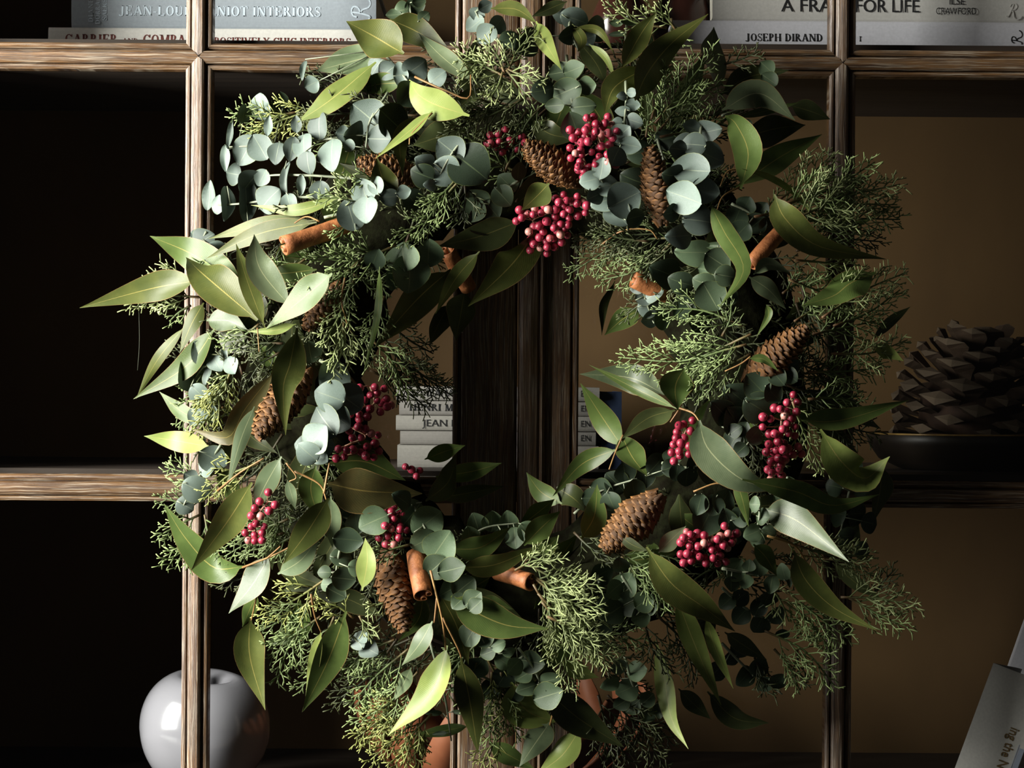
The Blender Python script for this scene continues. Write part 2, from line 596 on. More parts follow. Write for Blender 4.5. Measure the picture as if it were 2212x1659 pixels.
cbox('back_panel', (-0.44, 0.285, -0.345), (0.455, 0.30, 0.545), M_BACK)
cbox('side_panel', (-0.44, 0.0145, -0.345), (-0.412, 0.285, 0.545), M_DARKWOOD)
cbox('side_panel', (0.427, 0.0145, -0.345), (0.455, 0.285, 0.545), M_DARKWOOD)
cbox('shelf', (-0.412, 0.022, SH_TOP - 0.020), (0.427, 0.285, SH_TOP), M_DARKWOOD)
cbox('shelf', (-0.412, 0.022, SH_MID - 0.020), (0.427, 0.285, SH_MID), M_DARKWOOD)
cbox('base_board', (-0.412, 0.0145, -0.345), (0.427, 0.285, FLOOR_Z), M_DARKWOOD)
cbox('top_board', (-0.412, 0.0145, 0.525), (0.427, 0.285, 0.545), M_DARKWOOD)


# ------------------------------------------------------------------ lettering
def serif_glyph(ch):
    """quads of a roman letter, cap height 1: returns (width, [ [4 points] ... ])"""
    Q = []
    T, H = 0.19, 0.07                                # thick and thin strokes

    def bar(x0, y0, x1, y1, wd):                      # slanted or straight stroke with level ends
        if abs(y1 - y0) < 0.12:
            Q.append([(x0, y0 - wd / 2), (x1, y1 - wd / 2), (x1, y1 + wd / 2), (x0, y0 + wd / 2)])
        else:
            Q.append([(x0 - wd / 2, y0), (x0 + wd / 2, y0), (x1 + wd / 2, y1), (x1 - wd / 2, y1)])

    def ser(x, y, r=0.13):
        s = H if y < 0.5 else -H
        Q.append([(x - r, y), (x + r, y), (x + r, y + s), (x - r, y + s)])

    def stem(x, y0=0.0, y1=1.0, wd=T, a=True, b=True):
        bar(x, y0, x, y1, wd)
        if a:
            ser(x, y0)
        if b:
            ser(x, y1)

    def arc(cx, cy, rx, ry, a0, a1, thick=T, thin=H):
        n = 12
        for i in range(n):
            ring = []
            for a in (a0 + (a1 - a0) * i / n, a0 + (a1 - a0) * (i + 1) / n):
                a = math.radians(a)
                wd = thin + (thick - thin) * abs(math.cos(a)) ** 1.5
                ring.append(((cx + rx * math.cos(a), cy + ry * math.sin(a)), (cx + (rx - wd) * math.cos(a), cy + (ry - min(wd, thin * 1.4)) * math.sin(a))))
            Q.append([ring[0][0], ring[1][0], ring[1][1], ring[0][1]])
    W = 0.7
    if ch == 'J':
        stem(0.3, 0.1, 1.0, a=False); arc(0.14, 0.12, 0.235, 0.2, 360, 200); W = 0.5
    elif ch == 'E':
        stem(0.16); bar(0.16, 0.98, 0.6, 0.98, H); bar(0.16, 0.51, 0.48, 0.51, H); bar(0.16, 0.02, 0.62, 0.02, H)
        bar(0.6, 0.8, 0.6, 1.0, H); bar(0.63, 0.0, 0.63, 0.22, H); bar(0.48, 0.4, 0.48, 0.62, H); W = 0.72
    elif ch == 'A':
        bar(0.12, 0, 0.42, 1, H); bar(0.74, 0, 0.42, 1, T); bar(0.24, 0.33, 0.6, 0.33, H); ser(0.12, 0); ser(0.74, 0); W = 0.86
    elif ch == 'N':
        bar(0.14, 0, 0.14, 1, H); bar(0.72, 0.02, 0.18, 1, T); bar(0.74, 0, 0.74, 1, H); ser(0.14, 0); ser(0.12, 1); ser(0.74, 1); W = 0.88
    elif ch == 'L':
        stem(0.16); bar(0.16, 0.02, 0.6, 0.02, H); bar(0.6, 0, 0.6, 0.24, H); W = 0.68
    elif ch == 'O':
        arc(0.42, 0.5, 0.38, 0.51, 0, 360); W = 0.84
    elif ch == 'U':
        stem(0.16, 0.3, 1, a=False); bar(0.66, 0.3, 0.66, 1, H); ser(0.66, 1); arc(0.385, 0.31, 0.3, 0.32, 180, 360, 0.1); W = 0.82
    elif ch == 'I':
        stem(0.16); W = 0.34
    elif ch == 'S':
        arc(0.3, 0.74, 0.24, 0.27, 20, 200, 0.06); arc(0.3, 0.26, 0.26, 0.27, -160, 20, 0.06)
        bar(0.17, 0.64, 0.45, 0.37, 0.2); bar(0.52, 0.74, 0.52, 0.97, H); bar(0.05, 0.03, 0.05, 0.28, H); W = 0.6
    elif ch == 'T':
        stem(0.35, b=False); bar(0.03, 0.98, 0.67, 0.98, H); bar(0.04, 0.76, 0.04, 1, H); bar(0.66, 0.76, 0.66, 1, H); W = 0.72
    elif ch == 'R':
        stem(0.16); arc(0.3, 0.75, 0.27, 0.26, 90, -90); bar(0.16, 0.98, 0.3, 0.98, H); bar(0.16, 0.51, 0.3, 0.51, H); bar(0.7, 0, 0.36, 0.5, T); W = 0.78
    elif ch == 'P':
        stem(0.16); arc(0.3, 0.73, 0.29, 0.28, 90, -90); bar(0.16, 0.98, 0.3, 0.98, H); bar(0.16, 0.47, 0.3, 0.47, H); W = 0.66
    elif ch == 'D':
        stem(0.16); arc(0.28, 0.5, 0.46, 0.5, 90, -90); bar(0.16, 0.98, 0.3, 0.98, H); bar(0.16, 0.02, 0.3, 0.02, H); W = 0.82
    elif ch == 'C':
        arc(0.42, 0.5, 0.38, 0.51, 40, 320); bar(0.71, 0.7, 0.71, 1.0, H); bar(0.71, 0.16, 0.71, 0.2, H); W = 0.78
    elif ch == 'G':
        arc(0.42, 0.5, 0.38, 0.51, 40, 325); bar(0.71, 0.7, 0.71, 1.0, H); stem(0.7, 0.08, 0.42, a=False, b=True); W = 0.84
    elif ch == 'M':
        bar(0.14, 0, 0.16, 1, H); bar(0.48, 0, 0.18, 1, T); bar(0.48, 0, 0.8, 1, H); stem(0.84); ser(0.14, 0); ser(0.12, 1); W = 1.0
    elif ch == 'V':
        bar(0.42, 0, 0.12, 1, T); bar(0.42, 0, 0.72, 1, H); ser(0.12, 1); ser(0.72, 1); W = 0.84
    elif ch == 'Y':
        bar(0.4, 0.45, 0.12, 1, T); bar(0.4, 0.45, 0.7, 1, H); stem(0.4, 0, 0.46, b=False); ser(0.12, 1); ser(0.7, 1); W = 0.8
    elif ch == 'H':
        stem(0.16); stem(0.7); bar(0.16, 0.51, 0.7, 0.51, H); W = 0.88
    elif ch == 'K':
        stem(0.16); bar(0.3, 0.45, 0.66, 1, H); bar(0.72, 0, 0.36, 0.58, T); ser(0.66, 1); W = 0.8
    elif ch == 'r':
        stem(0.16, 0, 0.66, 0.12); arc(0.33, 0.5, 0.15, 0.15, 150, 40, 0.09); W = 0.5
    elif ch == '-':
        bar(0.05, 0.36, 0.35, 0.36, 0.07); W = 0.4
    elif ch == ' ':
        W = 0.34
    return W, Q


def script_r():
    """the flowing capital R of the publisher's mark"""
    pts = [[(0.02, 0.1), (0.08, 0.02), (0.16, 0.1), (0.26, 0.55), (0.3, 0.95)],
           [(0.1, 0.72), (0.16, 0.92), (0.36, 1.0), (0.54, 0.9), (0.5, 0.66), (0.28, 0.52)],
           [(0.28, 0.52), (0.42, 0.4), (0.5, 0.12), (0.68, 0.0), (0.9, 0.12), (0.98, 0.3)]]
    Q = []
    for P in pts:
        S = spline([Vector((x, y, 0)) for x, y in P], 12)
        for i in range(11):
            t = (S[i + 1] - S[i]).normalized()
            n = Vector((-t.y, t.x, 0)) * 0.035
            Q.append([(S[i] - n)[:2], (S[i + 1] - n)[:2], (S[i + 1] + n)[:2], (S[i] + n)[:2]])
    return 1.0, Q


def place_quads(quads, M, name, m, parent):
    g = MB()
    for q in quads:
        top = [M @ Vector((x, 0.00012, y)) for x, y in q]
        bot = [M @ Vector((x, -0.0002, y)) for x, y in q]
        area = sum(q[i][0] * q[(i + 1) % 4][1] - q[(i + 1) % 4][0] * q[i][1] for i in range(4))
        if area < 0:
            top.reverse(); bot.reverse()
        # top lies inside the cover, bot is the printed face
        g.add(bot + top, [(0, 1, 2, 3), (1, 0, 4, 5), (2, 1, 5, 6), (3, 2, 6, 7), (0, 3, 7, 4)])
    return g.build(name, m, parent, smooth=False)


def serif_text(s, M, height, length, m, parent, name='spine_lettering'):
    """roman capitals running along M's x axis, stretched to the wanted length"""
    x, allq = 0.0, []
    for ch in s:
        sc = 1.0
        if ch == '~':
            W, Q = script_r()
        elif ch in 'and' and s.find('CARRIER') >= 0:
            W, Q = serif_glyph(ch.upper())
            sc = 0.62
        else:
            W, Q = serif_glyph(ch)
        allq += [[(x + px * sc, py * sc) for px, py in q] for q in Q]
        x += (W + 0.06) * sc
    kx = length / x
    allq = [[(px * kx, py * height) for px, py in q] for q in allq]
    return place_quads(allq, M, name, m, parent)


def sans_text(s, M, height, length, m, parent, name='spine_lettering', weight=0.0):
    cu = bpy.data.curves.new('lettering', 'FONT')
    cu.body = s
    cu.size = 1.0
    cu.extrude = 0.0
    cu.offset = weight
    cu.resolution_u = 3
    o = bpy.data.objects.new('lettering', cu)
    COL.objects.link(o)
    bpy.context.view_layer.update()
    me = bpy.data.meshes.new_from_object(o.evaluated_get(bpy.context.evaluated_depsgraph_get()))
    bpy.data.objects.remove(o)
    bpy.data.curves.remove(cu)
    xs = [v.co.x for v in me.vertices]
    x0, x1 = min(xs), max(xs)
    kx, ky = length / (x1 - x0), height / 0.70
    vs = [M @ Vector(((v.co.x - x0) * kx, -0.0003, v.co.y * ky)) for v in me.vertices]
    fs = [tuple(p.vertices) for p in me.polygons]
    bpy.data.meshes.remove(me)
    return part(name, vs, fs, m, parent, smooth=False)


def spine_matrix(px, py, Y, ang=0.0):
    return Matrix.Translation(at(px, py, Y)) @ Matrix.Rotation(-math.radians(ang), 4, 'Y')


def book(label, x0, x1, z0, z1, Y, depth, m, rough_edge=0.0006, group=None):
    """a closed book lying flat, spine towards the doors: cover (rounded spine and boards) and the block of pages"""
    r = root('book', ((x0 + x1) / 2, Y + depth / 2, z0), label, 'book', group)
    t = 0.0022
    n = 8
    prof = []
    zc, hz = (z0 + z1) / 2, (z1 - z0) / 2
    for i in range(n + 1):
        a = PI * i / n
        prof.append((Y + 0.003 * (1 - math.sin(a)) ** 1.0 * 0.6, zc - hz * math.cos(a)))
    outer = [(Y + depth, z0)] + prof + [(Y + depth, z1)]
    inner = [(Y + depth, z0 + t), (Y + 0.005, z0 + t), (Y + 0.005, z1 - t), (Y + depth, z1 - t)]
    loop = outer + inner[::-1]
    k = len(loop)
    vs = [Vector((x, y, z)) for x in (x0, x1) for y, z in loop]
    fs = [(j, (j + 1) % k, k + (j + 1) % k, k + j) for j in range(k)]
    fs += [tuple(range(k - 1, -1, -1)), tuple(range(k, 2 * k))]
    part('cover', vs, fs, m, r, smooth=False)
    g = MB()
    g.box((x0 + 0.002, Y + 0.006, z0 + t + 0.0001), (x1 - 0.002, Y + depth - 0.003, z1 - t - 0.0001))
    g.build('page_block', M_PAGES, r, smooth=False)
    return r


def px_x(px, py, Y):
    return at(px, py, Y).x


def px_z(px, py, Y):
    return at(px, py, Y).z


# upper left compartment: two large books
Y1 = 0.100
zt = px_z(460, 61, Y1)
b1 = book('off-white book with oxblood title at the bottom of the upper left stack', px_x(104, 90, Y1), px_x(905, 90, Y1), SH_TOP, zt, Y1, 0.17, M_WHITEBK)
serif_text('CARRIER and COMPANY', spine_matrix(140, 95, Y1), 0.0068, 300 * pxm(Y1), M_RED, b1)
serif_text('POSITIVELY CHIC INTERIORS', spine_matrix(462, 96, Y1), 0.0049, 296 * pxm(Y1), M_RED, b1)
b2 = book('thick grey-blue book with silver title on the off-white book', px_x(153, 30, Y1), px_x(812, 30, Y1), zt + 0.0003, zt + 0.0335, Y1 + 0.002, 0.16, M_GREYBK)
serif_text('JEAN-LOUIS DENIOT INTERIORS', spine_matrix(258, 33, Y1 + 0.002), 0.0067, 437 * pxm(Y1), M_SHEEN, b2)
for i, (s, n) in enumerate((('DIANE', 52), ('DORRANS', 68), ('SAEKS', 46))):
    serif_text(s, spine_matrix(201 + 15 * i, 52 - 4 * (i == 0) - 8 * (i == 2), Y1 + 0.002, 90), 0.0033, n * pxm(Y1), M_SHEEN, b2)
serif_text('~', spine_matrix(800, 42, Y1 + 0.002, 90), 0.013, 0.017, M_SHEEN, b2, 'publisher_mark')

# upper right compartment: two large books
Y2 = 0.050
zt = px_z(1900, 46, Y2)
b3 = book('white book with small black title at the bottom of the upper right stack', px_x(1452, 80, Y2), px_x(2290, 80, Y2), SH_TOP, zt, Y2, 0.18, M_PAPERBK)
serif_text('JOSEPH DIRAND', spine_matrix(1611, 88.5, Y2), 0.0050, 167 * pxm(Y2), M_BLACK, b3)
serif_text('r', spine_matrix(1856, 89.5, Y2), 0.0052, 6.5 * pxm(Y2), M_BLACK, b3)
serif_text('~', spine_matrix(2208, 96, Y2, 90), 0.0072, 0.010, M_BLACK, b3, 'publisher_mark')
b4 = book('stone grey book with bold black sans title on the white book', px_x(1541, 20, Y2), px_x(2290, 20, Y2), zt + 0.0003, zt + 0.030, Y2 + 0.002, 0.17, M_STONEBK)
YT = Y2 + 0.002
sans_text('A FRAME', spine_matrix(1687, 25, YT), 0.0085, 160 * pxm(YT), M_BLACK, b4)
sans_text('FOR LIFE', spine_matrix(1849, 26, YT), 0.0085, 136 * pxm(YT), M_BLACK, b4)
sans_text('ILSE', spine_matrix(2051, 10, YT), 0.0044, 33 * pxm(YT), M_BLACK, b4)
sans_text('CRAWFORD', spine_matrix(2022, 31, YT), 0.0046, 87 * pxm(YT), M_BLACK, b4)
serif_text('~', spine_matrix(2172, 36, YT, -15), 0.010, 0.011, M_STONEBK, b4, 'embossed_mark')

# middle compartment: stack behind the meeting stiles
Y3 = 0.085
rows = [(1003, 962, 'HANS', M_CREAMBK), (961, 931, 'PARIS', M_LINENBK), (930, 898, 'JEAN P', M_CREAMBK), (897, 866, 'HENRI MATISSE', M_LINENBK), (865, 835, 'IZAMA', M_CREAMBK)]
zb = SH_MID
NTH = ['lowest book of the pale stack seen through the wreath opening', 'second lowest book of the pale stack seen through the wreath opening',
       'white book with bold black title, middle of the pale stack in the wreath opening', 'grey book with black roman title, fourth in the pale stack in the wreath opening',
       'white book topmost of the pale stack seen through the wreath opening']
for i, (ya, yb, s, m) in enumerate(rows):
    z1 = px_z(1100, yb, Y3)
    off = (0, 6, -3, 4, -2)[i]
    bk = book(NTH[i], px_x(858 + off, ya, Y3), px_x(1293 - off, ya, Y3), zb, z1 - 0.0003, Y3 + 0.001 * (i % 2), 0.15, m, group='pale books stacked on the middle shelf')
    zb = z1
    Yb = Y3 + 0.001 * (i % 2)
    if s == 'HENRI MATISSE':
        serif_text(s, spine_matrix(884, ya - 10, Yb), 0.0046, 170 * pxm(Yb), M_BLACK, bk)
    elif i >= 2:
        sans_text(s, spine_matrix(922 if s == 'IZAMA' else 912, ya - 9, Yb), 0.0048, (58 if s == 'IZAMA' else 74) * pxm(Yb), M_BLACK, bk)
    sans_text('EN', spine_matrix(1255, ya - 8, Yb), 0.0042, 20 * pxm(Yb), M_BLACK, bk)
bl = root('book', (px_x(1318, 1000, 0.09), 0.15, SH_MID), 'dark navy book standing beside the pale stack on the middle shelf', 'book')
g = MB()
xa, xb, za = px_x(1299, 1000, 0.09), px_x(1342, 1000, 0.09), px_z(1300, 846, 0.09)
g.box((xa, 0.09, SH_MID), (xa + 0.002, 0.21, za)); g.box((xb - 0.002, 0.09, SH_MID), (xb, 0.21, za)); g.box((xa + 0.002, 0.09, SH_MID), (xb - 0.002, 0.092, za))
g.build('cover', M_BLUE, bl, smooth=False)
g = MB(); g.box((xa + 0.0021, 0.0925, SH_MID + 0.002), (xb - 0.0021, 0.205, za - 0.002)); g.build('page_block', M_PAGES, bl, smooth=False)


# lower right compartment: two books leaning to the right
def leaning_book(label, corner, wid, hgt, dep, ang, yaw, m, band=None):
    """corner: world position of the top left front corner; ang: lean; yaw: turn about the upright"""
    M = Matrix.Translation(corner) @ Matrix.Rotation(math.radians(ang), 4, 'Y') @ Matrix.Rotation(math.radians(yaw), 4, 'Z')
    r = root('book', M @ Vector((wid / 2, dep / 2, -hgt)), label, 'book', None)
    g = MB()
    for a, b in (((0, 0, -hgt), (wid, 0.002, 0)), ((0, 0.002, -hgt), (0.0022, dep, 0)), ((wid - 0.0022, 0.002, -hgt), (wid, dep, 0))):
        g.box(a, b)
    g.v = [M @ v for v in g.v]
    g.build('cover', m, r, smooth=False)
    g = MB(); g.box((0.0023, 0.0021, -hgt + 0.003), (wid - 0.0023, dep - 0.004, -0.003)); g.v = [M @ v for v in g.v]
    g.build('page_block', M_PAGES, r, smooth=False)
    return r, M


bc = at(2146, 1432, 0.075)
hg = (bc.z - FLOOR_Z) / math.cos(math.radians(19.8)) - 0.0005
b5, MB5 = leaning_book('white book with ochre lettering leaning in the lower right compartment', bc, 0.040, hg - 0.012, 0.085, 19.8, -24, M_WHITEBK)
T5 = MB5 @ Matrix.Translation((0.0262, -0.0002, -0.036)) @ Matrix.Rotation(math.radians(90), 4, 'Y')
sans_text('ing the Next De', T5, 0.0066, 0.050, M_GOLD, b5, weight=0.012)
g = MB(); g.box((0.0352, -0.0003, -0.2), (0.0357, 0.0001, -0.045)); g.box((0.0362, -0.0003, -0.2), (0.0398, 0.0001, -0.047))
hb = hg - 0.0125
for v in g.v:
    v.z = max(v.z, -hb)
g.v = [MB5 @ v for v in g.v]
g.build('blue_band', M_PALEBLUE, b5, smooth=False)
bc2 = at(2181, 1440, 0.175) + Vector((0.0293, 0, 0.085))
hg2 = (bc2.z - FLOOR_Z) / math.cos(math.radians(19.0))
b6, _ = leaning_book('taller grey-white book behind the leaning white book at the right edge', bc2, 0.03, hg2 - 0.011, 0.09, 19.0, -11, M_PAPERBK)


# ------------------------------------------------------------------ things on the shelves
def lathe(prof, n=40, mi=None):
    """prof: (radius, height) from bottom to top about the Z axis"""
    vs, fs = [], []
    m = len(prof)
    for r, z in prof:
        for j in range(n):
            a = 2 * PI * j / n
            vs.append(Vector((r * math.cos(a), r * math.sin(a), z)))
    for i in range(m - 1):
        for j in range(n):
            fs.append((i * n + j, i * n + (j + 1) % n, (i + 1) * n + (j + 1) % n, (i + 1) * n + j))
    fs.append(tuple(range(n - 1, -1, -1)))
    fs.append(tuple((m - 1) * n + j for j in range(n)))
    return vs, fs


YA = 0.085
ac = at(441, 1566, YA)
AR = 140 * pxm(YA)
base = Vector((ac.x, YA, FLOOR_Z))
ap = root('ceramic_apple', base, 'pearl grey glazed ceramic apple ornament behind the left glazing bar', 'ornament')
prof = []
for i in range(33):
    a = PI * i / 32
    r = AR * (math.sin(a) ** 0.8) * (1.0 - 0.12 * math.cos(PI - a) * -1 * 0.5)
    z = -math.cos(a)
    z = z * 0.93 - 0.42 * math.exp(-(r / AR / 0.26) ** 2) * (1 if z > 0 else -0.5)
    prof.append((max(r, 0.0004), z * AR))
zmin = min(z for r, z in prof)
vs, fs = lathe(prof, 56)
tilt = Matrix.Rotation(math.radians(9), 3, 'X') @ Matrix.Rotation(math.radians(5), 3, 'Y')
vs = [tilt @ v for v in vs]
for v in vs:
    a = math.atan2(v.y, v.x)
    v.xy = v.xy * (1 + 0.018 * math.cos(5 * a) * (1 if v.z < 0 else 0.4))
zm = min(v.z for v in vs)
part('fruit_body', [v + base - Vector((0, 0, zm)) for v in vs], fs, M_CERAM, ap)
g = MB()
top = base + Vector((0, 0, -zm)) + tilt @ Vector((0, 0, AR * 0.52))
g.tube([top, top + Vector((-0.002, 0, 0.010)), top + Vector((-0.006, 0.001, 0.019))], [0.0035, 0.0028, 0.0034], 8)
g.build('stalk', M_CERAM, ap)

for (px, rpx, hpx, Y, lab) in ((1342, 66, 150, 0.10, 'squat dark brown glazed jar on the upper shelf beside the meeting stiles'),
                               (1474, 66, 170, 0.12, 'glossy dark brown jar standing against the upper right books')):
    c = at(px, 60, Y)
    R = rpx * pxm(Y)
    Hh = hpx * pxm(Y)
    j = root('jar', (c.x, Y, SH_TOP), lab, 'jar')
    P = [(R * 0.55, 0.0), (R * 0.62, 0.001), (R * 0.82, Hh * 0.12), (R * 0.97, Hh * 0.32), (R, Hh * 0.46), (R * 0.95, Hh * 0.62), (R * 0.78, Hh * 0.8), (R * 0.6, Hh * 0.9), (R * 0.56, Hh * 0.95),
         (R * 0.62, Hh), (R * 0.5, Hh), (R * 0.48, Hh * 0.9)]
    vs, fs = lathe(P, 36)
    part('body', [v + Vector((c.x, Y, SH_TOP)) for v in vs], fs, M_BROWNGLAZE, j)
    P = [(R * 0.47, Hh * 0.97), (R * 0.63, Hh * 1.002), (R * 0.6, Hh * 1.05), (R * 0.25, Hh * 1.1), (R * 0.12, Hh * 1.13), (R * 0.16, Hh * 1.2), (R * 0.06, Hh * 1.24)]
    vs, fs = lathe(P, 28)
    part('lid', [v + Vector((c.x, Y, SH_TOP)) for v in vs], fs, M_BROWNGLAZE, j)

# dark bronze bowl with a brass rim, and the big cone in it
YC = 0.135
cc = at(2085, 940, YC)
bw = root('bowl', (cc.x, YC, SH_MID), 'dark bronze bowl with a worn brass rim on the middle right shelf', 'bowl')
RB = 215 * pxm(YC)
HB = px_z(2062, 937, YC) - SH_MID
P = [(RB * 0.6, 0), (RB * 0.66, 0.001), (RB * 0.86, HB * 0.3), (RB * 0.96, HB * 0.7), (RB, HB * 0.985), (RB * 0.985, HB), (RB * 0.93, HB * 0.8), (RB * 0.6, HB * 0.62), (0.001, HB * 0.58)]
vs, fs = lathe(P, 56)
part('bowl_body', [v + Vector((cc.x, YC, SH_MID)) for v in vs], fs, M_BRONZE, bw)
g = MB()
ringp = [Vector((cc.x + RB * math.cos(a), YC + RB * math.sin(a), SH_MID + HB + 0.0002)) for a in [2 * PI * i / 56 for i in range(57)]]
g.tube(ringp, [0.0007] * 57, 6, cap=False)
g.build('rim', M_BRASS, bw)

# big cone
ct = at(2085, 900, YC)
CB = Vector((ct.x, YC, SH_MID + HB * 0.62))
bigc = root('pine_cone', CB, 'large dry brown pine cone with open scales lying in the bronze bowl', 'pine cone')
CH, CR = 262 * pxm(YC) + HB * 0.38, 172 * pxm(YC)
lean = Matrix.Rotation(math.radians(9), 3, 'Y')
Pc = [(CR * 0.15, 0), (CR * 0.55, CH * 0.03), (CR * 0.8, CH * 0.2), (CR * 0.82, CH * 0.4), (CR * 0.66, CH * 0.62), (CR * 0.40, CH * 0.78), (CR * 0.05, CH * 0.86)]
vs, fs = lathe(Pc, 20)
part('core', [CB + lean @ (v * 0.8) for v in vs], fs, M_CORE, bigc)


def cone_scale_mesh(name, mats, tipm):
    """a woody scale: wedge widening to a thick rhombic tip. x across, y outwards, z up; unit width and length"""
    V, F, mi = [], [], []
    secs = [(0.0, 0.22, 0.05), (0.45, 0.36, 0.10), (0.75, 0.50, 0.16), (0.92, 0.44, 0.20)]
    for y, wd, h in secs:
        lift = 0.10 * y * y
        V += [(-wd, y, lift), (0, y, lift + h), (wd, y, lift), (0, y, lift - h * 0.7)]
    k = len(V)
    V.append((0, 1.06, 0.16))
    for i in range(len(secs) - 1):
        for j in range(4):
            F.append((i * 4 + j, (i + 1) * 4 + j, (i + 1) * 4 + (j + 1) % 4, i * 4 + (j + 1) % 4))
            mi.append(0)
    for j in range(4):
        F.append((k - 4 + j, k, k - 4 + (j + 1) % 4))
        mi.append(1)
    F.append((0, 1, 2, 3)); mi.append(0)
    return new_mesh(name, [Vector(v) for v in V], F, [mats, tipm], mi=mi, smooth=False)


ME_BIG = cone_scale_mesh('scale', M_BIGSC, M_BIGTIP)
NS = 78
for i in range(NS):
    f = (i + 0.5) / NS
    h = f ** 0.92
    a = i * 2.39996 + 0.6
    rr = 0.84 if h < 0.35 else 0.84 * math.cos((h - 0.35) / 0.65 * 1.30) ** 0.75
    el = math.radians(4 + 62 * h ** 1.2)
    pos = Vector((CR * rr * 0.68 * math.cos(a), CR * rr * 0.68 * math.sin(a), CH * (0.03 + 0.70 * h)))
    out = Vector((math.cos(a) * math.cos(el), math.sin(a) * math.cos(el), math.sin(el)))
    side = Vector((-math.sin(a), math.cos(a), 0))
    sw = (0.40 + 0.14 * (1 - abs(2 * h - 0.8))) * CR * (0.85 + 0.3 * rnd.random())
    sl = (0.43 - 0.02 * h) * CR * (0.85 + 0.3 * rnd.random())
    R = Matrix((side * -sw, out * sl, out.cross(side) * -sw)).transposed()
    if R.determinant() < 0:
        R = Matrix((side * sw, out * sl, out.cross(side) * -sw)).transposed()
    o = link('scale', ME_BIG, bigc)
    o.matrix_basis = Matrix.Translation(lean @ pos) @ (lean @ R).to_4x4()

